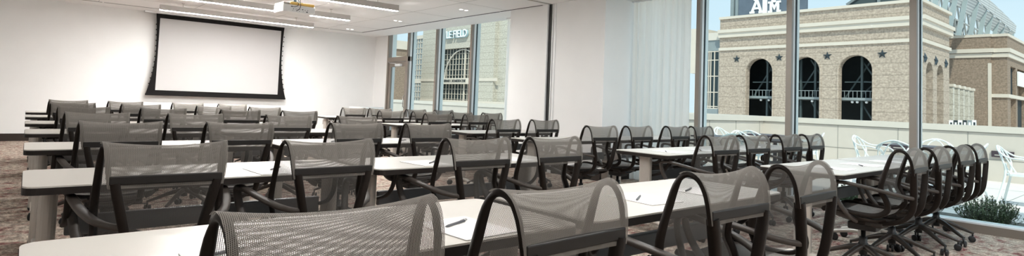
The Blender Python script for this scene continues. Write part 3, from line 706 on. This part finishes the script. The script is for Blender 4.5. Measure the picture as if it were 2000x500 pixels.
# ------------------------------------------------------------------ terrace
struct('floor_terrace', MB().box(XG + 0.12, 14.62, -8, 45, -0.3, -0.02), 'terrace')
jt = MB()
for x_ in (9.4, 11.2, 13.0): jt.box(x_, x_ + 0.012, -8, 7.05, -0.0195, -0.018)
for y_ in (-1.9, -0.1, 1.7, 3.5, 5.3): jt.box(XG + 0.2, 14.6, y_, y_ + 0.012, -0.0195, -0.018)
struct('trim_6', jt, 'pjoint')
par = MB().box(14.62, 14.92, -8, 7.3, -0.3, 0.92).box(XG + 0.13, 14.62, 7.07, 7.3, -0.3, 0.92)
struct('wall_terrace', par, 'parapet')
struct('trim_7', MB().box(14.58, 14.96, -8, 7.36, 0.935, 1.06).box(XG + 0.13, 14.58, 7.03, 7.36, 0.935, 1.06), 'cap')
pj = MB()
for i in range(-6, 6): pj.box(14.612, 14.6195, i * 1.22 + 0.4, i * 1.22 + 0.408, 0, 0.92)
for x_ in (8.4, 9.6, 10.8, 12.0, 13.2, 14.4): pj.box(x_, x_ + 0.008, 7.06, 7.0695, 0, 0.92)
pj.box(14.61, 14.6195, -8, 7.07, 0.40, 0.408).box(XG + 0.2, 14.61, 7.06, 7.0695, 0.40, 0.408)
pj.box(14.60, 14.9, -8, 7.3, 0.9205, 0.934).box(XG + 0.14, 14.6, 7.05, 7.3, 0.9205, 0.934)
struct('trim_8', pj, 'pjoint')
struct('wall_terrace_far', MB().box(14.62, 14.92, 7.37, 45, -0.3, 0.90), 'parapet')
struct('trim_9', MB().box(14.58, 14.96, 7.37, 45, 0.915, 1.06), 'cap')
struct('wall_terrace_end', MB().box(XG + 0.15, 14.5, 34.0, 34.3, -0.3, 1.5), 'parapet')
for y_, lab in ((2.30, 'dark recessed step light in the terrace parapet behind the white armchair at the right edge'), (4.02, 'dark recessed step light in the terrace parapet left of the thick mullion')):
    t = thing('step_light', lab, 'outdoor light', (14.6, y_, 0.52), 0, 'recessed parapet lights')
    MB().box(-0.03, 0.018, -0.17, 0.17, -0.06, 0.06, 0.004).build('light_box', 'tabledark', t)
    MB().box(-0.034, -0.0305, -0.10, 0.12, -0.03, -0.01).build('louver', 'leg', t)
# planting strip along the glass and low bed
struct('trim_10', MB().box(XG + 0.14, 8.75, -3, 3.6, -0.0195, 0.012).box(10.6, 11.5, 2.25, 2.65, -0.0195, 0.0), 'gravel')

def shrub(x_, y_, rad, h, nst, label, seed):
    rnd = random.Random(seed); nst = int(nst * 1.6)
    t = thing('low_shrub', label, 'shrub', (x_, y_, 0.012), 0, 'low shrubs outside the glass')
    st = MB(); lv = MB()
    for i in range(nst):
        a = rnd.uniform(0, 2 * PI); sp_ = rnd.uniform(0.05, 1.0); r0 = rnd.uniform(0, rad * 0.45)
        b0 = Vector((r0 * math.cos(a), r0 * math.sin(a), 0))
        hh = h * rnd.uniform(0.55, 1.0) * (1.0 - 0.35 * sp_); tip = Vector(((r0 + rad * 0.6 * sp_) * math.cos(a), (r0 + rad * 0.6 * sp_) * math.sin(a), hh))
        mid = (b0 + tip) / 2 + Vector((math.cos(a), math.sin(a), 0)) * rad * 0.12
        pts = smooth_path([tuple(b0), tuple(mid), tuple(tip)], 3)
        st.sweep(pts, 0.004, 0.004, (0, 0.3, 1), 3, 2, cap=False)
        for j in range(14):
            q = (j + 2) / 16; k = q * (len(pts) - 1); i0 = min(int(k), len(pts) - 2); p = Vector(pts[i0]).lerp(Vector(pts[i0 + 1]), k - i0)
            d = Vector((rnd.uniform(-1, 1), rnd.uniform(-1, 1), rnd.uniform(0.1, 1.1))).normalized(); l = rnd.uniform(0.02, 0.04)
            sd = d.cross(Vector((0, 0, 1)));
            if sd.length < 1e-3: continue
            sd = sd.normalized() * 0.005
            lv.add([p - sd, p + d * l * 0.5 - sd * 1.3, p + d * l, p + d * l * 0.5 + sd * 1.3, p + sd], [(0, 1, 2, 3, 4)])
    st.build('stem', 'gravel', t); lv.build('foliage', 'leaf', t)
shrub(8.22, 1.42, 0.33, 0.34, 150, 'bushy green rosemary shrub outside the glass, nearest the right edge', 1)
shrub(8.28, 2.10, 0.33, 0.32, 140, 'bushy green shrub outside the glass behind the rightmost chairs', 2)
shrub(8.30, 2.85, 0.30, 0.28, 110, 'green shrub outside the glass seen beneath the front window-side table', 3)
shrub(8.25, 0.75, 0.28, 0.24, 90, 'low green shrub outside the glass past the right edge of the frame', 4)

def terrace_chair(label, loc, rz):
    t = thing('terrace_armchair', label, 'chair', loc, rz, 'white terrace armchairs')
    # faces +Y
    sv = rrect(0.235, 0.22, 0.09, 4)
    MB().prism([(a, b + 0.02) for a, b in sv], 0.425, 0.45).build('seat', 'outwhite', t)
    for sx in (-1, 1):
        MB().sweep(smooth_path([(sx * .20, .20, .43), (sx * .225, .235, .25), (sx * .24, .26, 0.0)], 3), 0.032, 0.03, (1, 0, 0), 8, 2.4).build('leg', 'outwhite', t)
        MB().sweep(smooth_path([(sx * .20, -.20, .60), (sx * .205, -.20, .42), (sx * .225, -.245, .2), (sx * .25, -.29, 0.0)], 3), 0.034, 0.03, (1, 0, 0), 8, 2.4).build('leg', 'outwhite', t)
    def hoop(pts, w_): return MB().sweep(smooth_path(pts, 4), w_, w_ * 0.8, (0, 0, 1), 8, 2.4)
    hoop([(.275, .22, .43), (.30, .20, .60), (.30, .05, .665), (.285, -.15, .68), (.20, -.27, .76), (0, -.315, .83), (-.20, -.27, .76), (-.285, -.15, .68), (-.30, .05, .665), (-.30, .20, .60), (-.275, .22, .43)], 0.028).build('arm_hoop', 'outwhite', t)
    hoop([(.21, -.14, .44), (.17, -.22, .60), (.06, -.285, .78), (-.10, -.30, .81), (-.21, -.25, .72), (-.25, -.20, .58), (-.16, -.2, .44)], 0.021).build('back_hoop', 'outwhite', t)
    hoop([(-.21, -.14, .44), (-.17, -.22, .60), (-.06, -.29, .78), (.10, -.305, .81), (.21, -.255, .72), (.25, -.205, .58), (.16, -.2, .44)], 0.021).build('back_hoop', 'outwhite', t)
terrace_chair('white armchair with looped back on the terrace at the right edge of the frame', (10.775, 1.44, -0.02), PI)
terrace_chair('white terrace armchair at the dark table right of the thick mullion', (11.95, 2.83, -0.02), PI / 2)
terrace_chair('white terrace armchair left of the dark table, turned sideways', (11.30, 3.50, -0.02), PI)
terrace_chair('white terrace armchair with its back to the room, just left of the thick mullion', (10.35, 2.84, -0.02), -PI / 2)
terrace_chair('white terrace armchair half hidden behind the rightmost indoor chair', (11.20, 2.26, -0.02), 0.1)
def terrace_table(label, x_, y_, hx, hy):
    t = thing('terrace_table', label, 'table', (x_, y_, -0.02), 0, 'dark terrace tables')
    MB().prism(rrect(hx, hy, 0.03, 2), 0.715, 0.74).build('tabletop', 'tabledark', t)
    MB().lathe([(0.22, 0), (0.22, 0.012), (0.035, 0.03), (0.03, 0.69), (0.12, 0.7145)], 16).build('pedestal', 'tabledark', t)
terrace_table('dark square table on the terrace behind the thick mullion', 11.05, 2.84, 0.42, 0.36)
terrace_table('dark square terrace table nearest the parapet corner', 11.25, 5.35, 0.38, 0.38)
terrace_table('dark square terrace table behind the second window-side row', 9.30, 4.30, 0.36, 0.30)
terrace_table('dark square terrace table nearest the curtain end of the glass', 9.10, 5.15, 0.36, 0.36)
terrace_chair('white terrace armchair seen sideways, tallest at the corner table', (10.95, 5.95, -0.02), PI)
terrace_chair('white terrace armchair with its back to the room at the corner table', (10.55, 5.22, -0.02), -PI / 2)
terrace_chair('white terrace armchair at the middle terrace table', (9.75, 4.93, -0.02), PI - 0.2)
terrace_chair('white terrace armchair nearest the glass beside the curtain', (8.55, 4.55, -0.02), -PI / 2 + 0.3)
terrace_chair('white terrace armchair beyond the corner table, partly behind a window post', (11.4, 4.70, -0.02), 0.4)

# ------------------------------------------------------------------ stadium tower with three arches and stars
def arch_face(mb, s0, s1, zb, zt, arches, place, zsp_r):
    """wall between s0..s1 with open arches [(centre, half, spring)]; place(s, z, d) -> xyz, d = depth"""
    def quad(a, b, c, d, dd=0): mb.add([place(*p) for p in (a, b, c, d)], [(0, 1, 2, 3)])
    cur = s0; DEP = 1.2
    for cc, hw, zs in sorted(arches):
        quad((cur, zb, 0), (cc - hw, zb, 0), (cc - hw, zt, 0), (cur, zt, 0)); cur = cc + hw
        n = 16; P = [(cc - hw * math.cos(PI * i / n), zs + hw * math.sin(PI * i / n)) for i in range(n + 1)]
        for i in range(n):
            quad((P[i][0], P[i][1], 0), (P[i + 1][0], P[i + 1][1], 0), (P[i + 1][0], zt, 0), (P[i][0], zt, 0))
            quad((P[i][0], P[i][1], 0), (P[i][0], P[i][1], DEP), (P[i + 1][0], P[i + 1][1], DEP), (P[i + 1][0], P[i + 1][1], 0))
        for e in (cc - hw, cc + hw): quad((e, zb, 0), (e, zb, DEP), (e, zs, DEP), (e, zs, 0))
    quad((cur, zb, 0), (s1, zb, 0), (s1, zt, 0), (cur, zt, 0))
TX, TY0, TY1, TX1 = 96.7, 24.2, 55.2, 112.2
tw = thing('stadium_tower', 'tan brick stadium tower with round arches, pale bands and dark stars beyond the parapet', 'building', (TX, TY0, -8))
def loc_(v): return (v[0] - TX, v[1] - TY0, v[2] + 8)
mb = MB()
arch_face(mb, TY0, TY1, -8, 17.9, [(47.7, 2.3, 8.15), (40.1, 2.3, 8.15), (32.6, 2.3, 8.15)], lambda s, z, d: loc_((TX + d, s, z)), 2.3)
arch_face(mb, TX, TX1, -8, 17.9, [(101.3, 1.8, 7.7), (107.0, 1.8, 7.7)], lambda s, z, d: loc_((s, TY0 + d, z)), 1.8)
mb.add([loc_(p) for p in ((TX, TY1, -8), (TX1, TY1, -8), (TX1, TY1, 17.9), (TX, TY1, 17.9))], [(0, 1, 2, 3)])
mb.add([loc_(p) for p in ((TX1, TY0, -8), (TX1, TY1, -8), (TX1, TY1, 17.9), (TX1, TY0, 17.9))], [(0, 1, 2, 3)])
mb.build('brick_wall', 'brick', tw)
mb = MB(); rings = [(47.7, 2.3, 8.15), (40.1, 2.3, 8.15), (32.6, 2.3, 8.15)]
for cc, hw, zs in rings:
    P = [(cc - (hw + .18) * math.cos(PI * i / 20), zs + (hw + .18) * math.sin(PI * i / 20)) for i in range(21)]
    mb.sweep([loc_((TX - 0.02, p[0], p[1])) for p in [(cc - hw - .18, -8)] + P + [(cc + hw + .18, -8)]], 0.14, 0.26, (1, 0, 0), 4, 8, smooth=False)
mb.build('arch_trim', 'brick', tw)
mb = MB()
def band(mb, z0, z1, out):
    mb.box(TX - out - TX, TX1 + 0.3 - TX, -out, TY1 + 0.05 - TY0, z0 + 8, z1 + 8)
for z0, z1, o_ in ((17.85, 18.28, 0.35), (15.3, 15.86, 0.75), (14.45, 15.3, 0.5), (12.1, 12.6, 0.25)): band(mb, z0, z1, o_)
mb.build('limestone_band', 'limestone', tw)
def star_pts(r):
    return [((r if i % 2 == 0 else r * 0.40) * math.sin(PI * i / 5), (r if i % 2 == 0 else r * 0.40) * math.cos(PI * i / 5)) for i in range(10)]
def star(parent, base, u, nrm, r):
    mb = MB(); u = Vector(u); nrm = Vector(nrm); b_ = Vector(base); up = Vector((0, 0, 1))
    P = [b_ + u * a + up * c for a, c in star_pts(r)]
    vs_ = P + [b_ + nrm * 0.35]; mb.add(vs_, [(i, (i + 1) % 10, 10) for i in range(10)] + [tuple(range(10))]); mb.build('star', 'star', parent)
for sy in (51.83, 44.24, 36.61, 28.95): star(tw, loc_((TX - 0.03, sy, 10.5)), (0, 1, 0), (-1, 0, 0), 0.72)
for sx_ in (98.7, 104.3, 109.9): star(tw, loc_((sx_, TY0 - 0.03, 9.9)), (1, 0, 0), (0, -1, 0), 0.85)
# behind the arches: deck, railing, columns, braces and a dark rear wall
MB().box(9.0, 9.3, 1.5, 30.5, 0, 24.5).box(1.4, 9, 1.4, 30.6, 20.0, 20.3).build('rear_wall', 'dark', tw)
MB().box(1.5, 8.9, 1.5, 30.5, 11.55, 11.95).build('walkway_deck', 'steel', tw)
mb = MB()
for i in range(48): mb.box(1.6, 1.68, 2 + i * 0.6, 2.07 + i * 0.6, 11.95, 12.95)
mb.box(1.58, 1.7, 2, 30.4, 12.95, 13.05); mb.build('railing', 'steel', tw)
mb = MB()
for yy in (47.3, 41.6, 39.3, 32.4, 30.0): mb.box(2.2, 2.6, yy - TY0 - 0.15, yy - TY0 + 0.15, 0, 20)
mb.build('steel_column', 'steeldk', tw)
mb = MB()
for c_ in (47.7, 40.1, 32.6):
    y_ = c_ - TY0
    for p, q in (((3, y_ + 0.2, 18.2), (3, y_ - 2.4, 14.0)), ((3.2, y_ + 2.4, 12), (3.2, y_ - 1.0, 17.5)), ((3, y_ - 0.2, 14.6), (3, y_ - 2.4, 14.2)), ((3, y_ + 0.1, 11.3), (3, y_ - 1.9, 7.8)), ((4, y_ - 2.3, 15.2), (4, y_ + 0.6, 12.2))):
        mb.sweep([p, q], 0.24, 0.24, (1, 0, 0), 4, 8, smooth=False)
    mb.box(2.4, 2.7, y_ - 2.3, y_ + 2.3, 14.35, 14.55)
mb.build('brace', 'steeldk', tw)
mb = MB()
for yy in (32.9, 31.6, 33.6, 39.6, 46.8, 48.2): mb.lathe([(0.1, 0), (0.22, 0.1), (0.22, 0.3), (0.1, 0.38)], 8, Matrix.Translation((1.9, yy - TY0, 11.1)))
mb.build('floodlight', 'letter', tw)

# glazed link building left of the tower
lk = thing('glazed_link_building', 'narrow dark glazed building with white grid left of the arched tower', 'building', (97.4, 55.3, -8))
MB().box(0, 8, 0, 5.2, 0, 20.2).build('glazing', 'darkglass', lk)
mb = MB()
for y_ in (0.25, 1.15, 1.9, 2.3, 3.0): mb.box(-0.12, 0, y_, y_ + 0.16, 0, 20.2)
for z_ in (1.2, 3.2, 5.4, 6.3, 9.4, 9.75, 12.4, 15.4, 18.4, 20.0): mb.box(-0.1, 0, 0, 3.2, z_, z_ + 0.16)
mb.box(-0.2, 0.01, 3.0, 5.2, 0, 20.2); mb.build('window_grid', 'limestone', lk)
MB().box(-0.15, 0, 0, 3.1, 8.5, 9.4).box(-0.1, 8, 0, 3.6, 20.21, 22.2).build('spandrel', 'steel', lk)
MB().box(-0.3, 8, 0, 3.0, 22.2, 23.6).prism([(-0.3, 23.6), (8, 23.6), (8, 24.6)], 0, 2.2, 'Y').build('roof', 'cap', lk)
MB().box(-1.2, 8, 3.3, 5.6, 16, 24.5).build('limestone_pier', 'limestone', lk)

# scoreboard
sb = thing('scoreboard', 'dark scoreboard with white A T M lettering above the arched tower', 'sign', (112, 0, 17))
MB().box(0, 0.6, 46.2, 59.9, 1.5, 14).build('panel', 'board', sb)
MB().box(-0.15, 0.8, 59.9, 60.5, -1, 14).box(-0.1, 0.8, 60.9, 61.6, -1, 14).build('post', 'steel', sb)
PO = [0]
def poly(mb, pts, x0=-0.14, x1=-0.01):
    PO[0] += 1; mb.prism([(y_, z_) for y_, z_ in pts], x0 - 0.004 * PO[0], x1, 'X')
mb = MB()
k_ = 112 / 110.0
def YY(v): return v * k_
poly(mb, [(YY(53.72), 3.2), (YY(53.72), 9.6), (YY(52.8), 9.6), (YY(52.8), 3.2)])
poly(mb, [(YY(56.2), 9.0), (YY(50.2), 9.0), (YY(50.2), 11.0), (YY(56.2), 11.0)])
poly(mb, [(YY(55.55), 6.75), (YY(54.65), 6.75), (YY(54.65), 9.0), (YY(55.55), 9.0)]); poly(mb, [(YY(51.98), 6.0), (YY(51.08), 6.0), (YY(51.08), 9.0), (YY(51.98), 9.0)])
mb.build('letter_t', 'letter', sb)
mb = MB()
for a0, a1 in (((57.0, 4.2), (56.05, 6.5)), ((54.95, 4.2), (55.75, 6.5))):
    poly(mb, [(a0[0] + .3, a0[1]), (a0[0] - .3, a0[1]), (a1[0] - .28, a1[1]), (a1[0] + .28, a1[1])])
poly(mb, [(57.4, 4.15), (56.35, 4.15), (56.35, 4.6), (57.4, 4.6)]); poly(mb, [(55.5, 4.1), (54.5, 4.1), (54.5, 4.55), (55.5, 4.55)]); poly(mb, [(56.5, 4.95), (55.3, 4.95), (55.3, 5.35), (56.5, 5.35)]); poly(mb, [(56.3, 6.3), (55.5, 6.3), (55.5, 6.75), (56.3, 6.75)])
mb.build('letter_a', 'letter', sb)
mb = MB()
for yy in (53.0, 51.6): poly(mb, [(yy + .25, 4.1), (yy - .25, 4.1), (yy - .25, 6.2), (yy + .25, 6.2)])
poly(mb, [(53.2, 6.2), (52.3, 4.4), (51.4, 6.2), (51.85, 6.2), (52.3, 5.3), (52.75, 6.2)])
for yy in (53.15, 51.45): poly(mb, [(yy + .42, 5.85), (yy - .42, 5.85), (yy - .42, 6.25), (yy + .42, 6.25)]); poly(mb, [(yy + .42, 4.0), (yy - .42, 4.0), (yy - .42, 4.4), (yy + .42, 4.4)])
mb.build('letter_m', 'letter', sb)

# right-hand stadium block
b2 = thing('stadium_block', 'brown brick stadium block with pale cornice right of the arched tower', 'building', (137.2, 21, -8))
MB().box(0, 30, 2.3, 24, 0, 25.2).box(0.6, 3.6, 0, 2.35, 0, 25.2).box(3.6, 19.6, 0.9, 2.4, 0, 25.2).box(18.3, 19.6, 0, 0.95, 0, 25.2).box(3.6, 18.3, 0.0, 0.95, 19.6, 25.2).box(8.8, 10.4, 0.0, 0.95, 0, 19.6).build('brick_wall', 'brick2', b2)
MB().box(-0.5, 30, 1.8, 24, 22.0, 22.75).box(0.1, 20.2, -0.5, 2.3, 22.0, 22.75).box(-0.2, 30, 2.1, 24, 21.1, 21.9).box(0.3, 19.9, -0.3, 2.3, 21.1, 21.9).box(-0.15, 30, 2.15, 24, 25.0, 25.5).box(0.4, 19.8, -0.2, 2.3, 25.0, 25.5).box(0.3, 19.9, -0.25, 2.2, 13.6, 14.25).box(-0.08, 0.3, 2.2, 2.7, 0, 20).build('limestone_band', 'limestone', b2)
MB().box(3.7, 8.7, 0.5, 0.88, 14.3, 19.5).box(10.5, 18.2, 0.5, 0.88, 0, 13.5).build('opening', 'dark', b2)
MB().box(9.5, 19.5, -0.35, -0.1, 16.2, 19.0).build('sign_panel', 'letter', b2)
cp = thing('pier_colonnade', 'row of short brick piers with pale caps in front of the brown stadium block', 'wall', (118, 25, -8))
for x_, y_ in ((118, 25.2), (122, 25.3), (126, 25.4), (130, 25.5), (134.5, 25.7)):
    p_ = MB().box(x_ - 118 - 0.55, x_ - 118 + 0.55, y_ - 25 - 0.35, y_ - 25 + 0.35, 0, 14.65).build('pier', 'brick3', cp)
    MB().box(x_ - 118 - 0.75, x_ - 118 + 0.75, y_ - 25 - 0.5, y_ - 25 + 0.5, 14.65, 15.1).build('pier_cap', 'limestone', p_)
fb = thing('distant_brick_building', 'distant brick building with pale bands at the far right edge', 'building', (185, 12, -8))
MB().box(0, 20, 0, 13.7, 0, 21.5).build('brick_wall', 'brick2', fb)
MB().box(-0.2, 20, -0.1, 13.9, 21.3, 21.9).box(-0.2, 20, -0.1, 13.9, 18.6, 20.0).box(-0.2, 20, -0.1, 13.9, 16.9, 17.5).build('limestone_band', 'limestone', fb)
# banner line at the foot of the colonnade
bn = thing('banner_row', 'low row of black and white banners at the foot of the brown stadium block', 'sign', (100.0, 18.5, 0.2))
MB().box(0.3, 2.0, 0, 3.2, -8.2, -0.01).build('plinth', 'parapet', bn)
for i in range(6):
    q = MB().box(0, 0.05, 0.04 + i * 0.52, 0.04 + i * 0.52 + 0.46, 0, 1.0 - 0.03 * i).build('banner', ('letter', 'steel', 'ink', 'letter', 'ink', 'letter')[i], bn)
    MB().box(-0.02, -0.005, 0.14 + i * 0.52, 0.36 + i * 0.52, 0.25, 0.7 - 0.03 * i).build('banner_mark', ('ink', 'letter', 'letter', 'ink', 'letter', 'ink')[i], q)

# upper deck canopy with leaning steel struts
cn = thing('stadium_upper_deck', 'upper stadium deck with leaning steel struts and corrugated fascia above the brick blocks', 'building', (100, 24, 15))
def W(v): return (v[0] - 100, v[1] - 24, v[2] - 15)
for x_ in (97.5, 102, 107.5, 113, 118, 124.3, 132.3, 139.3, 145, 151.2, 157, 162.7, 168):
    top = 27.5 if x_ < 139 else 27.5 - (x_ - 139) * 0.16
    yb_, zb_ = 25.9, (18.3 if x_ < 112.3 else 17.25 if x_ > 137 else 1.162 + 0.1193 * x_); sl_ = (24.0 - 25.4) / 6.3
    if x_ > 133: top = 24.5 - (x_ - 139) * 0.068
    yt_ = yb_ + (top - 13.5) * sl_ * 0.72
    p_ = MB().sweep([W((x_, 25.9 + (zb_ - 13.5) * sl_ * 0.72, zb_)), W((x_, yt_, top))], 0.30, 0.75, (1, 0, 0), 4, 8, smooth=False); p_.build('strut', 'strut', cn)
mb = MB()
for x_ in range(116, 168, 4):
    mb.sweep([W((x_, 30, 17.3)), W((x_ + 1, 28.5, 29))], 0.35, 0.35, (1, 0, 0), 4, 8, smooth=False)
    mb.sweep([W((x_, 29, 25)), W((x_ + 4, 29, 18))], 0.3, 0.3, (0, 1, 0), 4, 8, smooth=False)
for z_ in (18, 21, 24): mb.sweep([W((116, 29, z_)), W((166, 29, z_))], 0.3, 0.3, (0, 1, 0), 4, 8, smooth=False)
mb.build('cross_bracing', 'corr', cn)
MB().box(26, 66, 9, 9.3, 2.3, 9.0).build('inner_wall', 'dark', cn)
def lerp_tab(tab, x):
    for (x0, z0), (x1, z1) in zip(tab, tab[1:]):
        if x <= x1: return z0 + (z1 - z0) * (x - x0) / (x1 - x0)
    return tab[-1][1]
TOP = [(100, 27.0), (139.45, 24.34), (150.8, 23.68), (161.5, 22.87), (167, 22.5)]
FBT = [(100, 25.2), (131.8, 22.94), (143, 22.14), (153.8, 21.62), (163.1, 20.93), (167, 20.8)]
SBT = [(100, 22.6), (118, 21.3), (131.8, 20.47), (143.7, 20.16), (154.3, 19.6), (166, 20.2)]
XS = [102, 107.5, 113, 118, 124.3, 132.3, 139.3, 145, 151.2, 157, 162.7, 166.5]
for xa, xb in zip(XS, XS[1:]):
    xa += 0.12; xb -= 0.12
    def slab(t0, t1, y0, y1, name, mat):
        z = [lerp_tab(t0, xa), lerp_tab(t0, xb), lerp_tab(t1, xb), lerp_tab(t1, xa)]
        P = [W((xa, y0, z[0])), W((xb, y0, z[1])), W((xb, y1, z[2])), W((xa, y1, z[3]))]
        Q = [(p[0], p[1] + 0.12, p[2]) for p in P]
        MB().add(P + Q, [(0, 1, 2, 3), (7, 6, 5, 4), (0, 4, 5, 1), (1, 5, 6, 2), (2, 6, 7, 3), (3, 7, 4, 0)]).build(name, mat, cn)
    slab(FBT, TOP, 23.95, 23.75, 'fascia_panel', 'fascia')
    slab(SBT, FBT, 25.3, 24.2, 'soffit_panel', 'fascia')
rt = MB().prism([W((125, 43.6, 23.4))[1:], W((125, 33.0, 22.6))[1:], W((125, 33.0, 28))[1:], W((125, 36.5, 28))[1:]], 25, 33, 'X')
rt.build('upper_stand', 'steeldk', cn)
MB().sweep([W((124.8, 43.7, 23.4)), W((124.8, 36.4, 28.2))], 0.5, 0.5, (1, 0, 0), 4, 8, smooth=False).sweep([W((124.8, 38, 22)), W((124.8, 38, 28.2))], 0.5, 0.5, (1, 0, 0), 4, 8, smooth=False).build('raker_beam', 'steel', cn)

# facade seen through the far windows
kf = thing('stadium_facade', 'pale brick stadium facade with arched window and raised lettering through the far windows', 'building', (TX, 118, -8))
def K(v): return (v[0] - TX, v[1] - 118, v[2] + 8)
mb = MB()
mb.box(0, 3, 3.9, 11.0, 0, 38).box(0, 3, 30.0, 41.3, 0, 38).box(0, 3, 11, 30, 24.5, 38).box(0, 3, 11, 30, 0, 8.4).box(1.2, 6, -4, 3.9, 0, 38)
mb.build('brick_wall', 'brick3', kf)
MB().box(-0.25, 0, 2.0, 11.0, 14.7, 15.5).box(-0.25, 0, 30.0, 41.4, 14.7, 15.5).box(-0.35, 1.25, 10.5, 31, 13.9, 15.6).box(-0.2, 0.01, -4, 41.4, 8.3, 9.1).build('limestone_band', 'limestone', kf)
MB().box(1.3, 1.5, 11, 30, 8.4, 24.5).build('window_glass', 'darkglass', kf)
mb = MB()
for i in range(1, 12): mb.box(1.05, 1.3, 11 + i * 1.58 - 0.045, 11 + i * 1.58 + 0.045, 8.4, 24.5)
for z_ in (9.4, 10.9, 12.4, 16.6, 18.2, 19.8, 21.4, 23.0): mb.box(1.05, 1.3, 11, 30, z_ - 0.05, z_ + 0.05)
mb.build('window_grid', 'limestone', kf)
MB().box(0.9, 1.35, 18.6, 19.1, 8.4, 24.5).build('window_post', 'limestone', kf)
P = [(19.6 + 9.2 * math.cos(PI * i / 28), 15.2 + 8.9 * math.sin(PI * i / 28)) for i in range(29)]
MB().sweep([(0.75, a_, b_) for a_, b_ in P], 0.4, 0.28, (1, 0, 0), 4, 8, smooth=False).build('arch_rib', 'cap', kf)
def text_obj(name, s_, size, mat, parent, locv, depth, bold=0.0, mirror=False, squash=1.0):
    cu = bpy.data.curves.new(name, 'FONT'); cu.body = s_; cu.size = size; cu.extrude = depth; cu.offset = bold; cu.align_x = 'CENTER'; cu.align_y = 'CENTER'
    tmp = bpy.data.objects.new('tmp', cu); COL.objects.link(tmp)
    bpy.context.view_layer.update()
    me = bpy.data.meshes.new_from_object(tmp.evaluated_get(bpy.context.evaluated_depsgraph_get()))
    bpy.data.objects.remove(tmp); me.materials.clear(); me.materials.append(MT[mat]); me.name = name
    # face -X, reading towards -Y
    Mr = Matrix(((0, 0, -1, 0), (-1, 0, 0, 0), (0, 1, 0, 0), (0, 0, 0, 1)))
    me.transform(Matrix.Diagonal((squash, 1, 1, 1))); me.transform(Mr)
    o = bpy.data.objects.new(name, me); COL.objects.link(o); o.parent = parent; o.location = locv; return o
text_obj('raised_letters', 'KYLE FIELD', 3.1, 'letterback', kf, (-0.5, 141.0 - 118, 20.5 + 8), 0.25, 0.07, squash=0.93)
text_obj('raised_letters', 'KYLE FIELD', 3.1, 'letter', kf, (-0.9, 141.0 - 118, 20.6 + 8), 0.08, 0.03, squash=0.93)
text_obj('facade_lettering', 'BERNARD C. RICHARDSON ZONE', 1.1, 'ink', kf, (-0.4, 139.8 - 118, 14.75), 0.03, 0.02, squash=0.66)

gb = thing('glass_stair_building', 'blue glazed stadium wing with white grid behind the far left windows', 'building', (104, 158, -8))
MB().box(0, 8, 0, 22, 0, 30).build('glazing', 'steel', gb)
mb = MB()
for i in range(14): mb.box(-0.2, 0, i * 1.6, i * 1.6 + 0.3, 0, 30)
for i in range(16): mb.box(-0.2, 0, 0, 22, i * 1.9, i * 1.9 + 0.25)
mb.build('window_grid', 'limestone', gb)
MB().box(-0.4, 8, 0, 22, 30, 31.2).box(-0.3, 0.1, 0, 22, 14.5, 16).build('limestone_band', 'limestone', gb)
lb = thing('low_brick_wing', 'low brick wing with pale cornice seen through the far glazed door', 'building', (80, 150, -8))
MB().box(0, 6, 0, 22, 0, 23.5).build('brick_wall', 'brick2', lb)
MB().box(-0.4, 6, -0.4, 22, 23.5, 26).box(-0.2, 6, -0.2, 22, 20.8, 21.4).build('limestone_band', 'limestone', lb)
# ground far below the terrace
struct('ground', MB().box(15.0, 400, -300, 500, -8.4, -8.0), 'terrace')
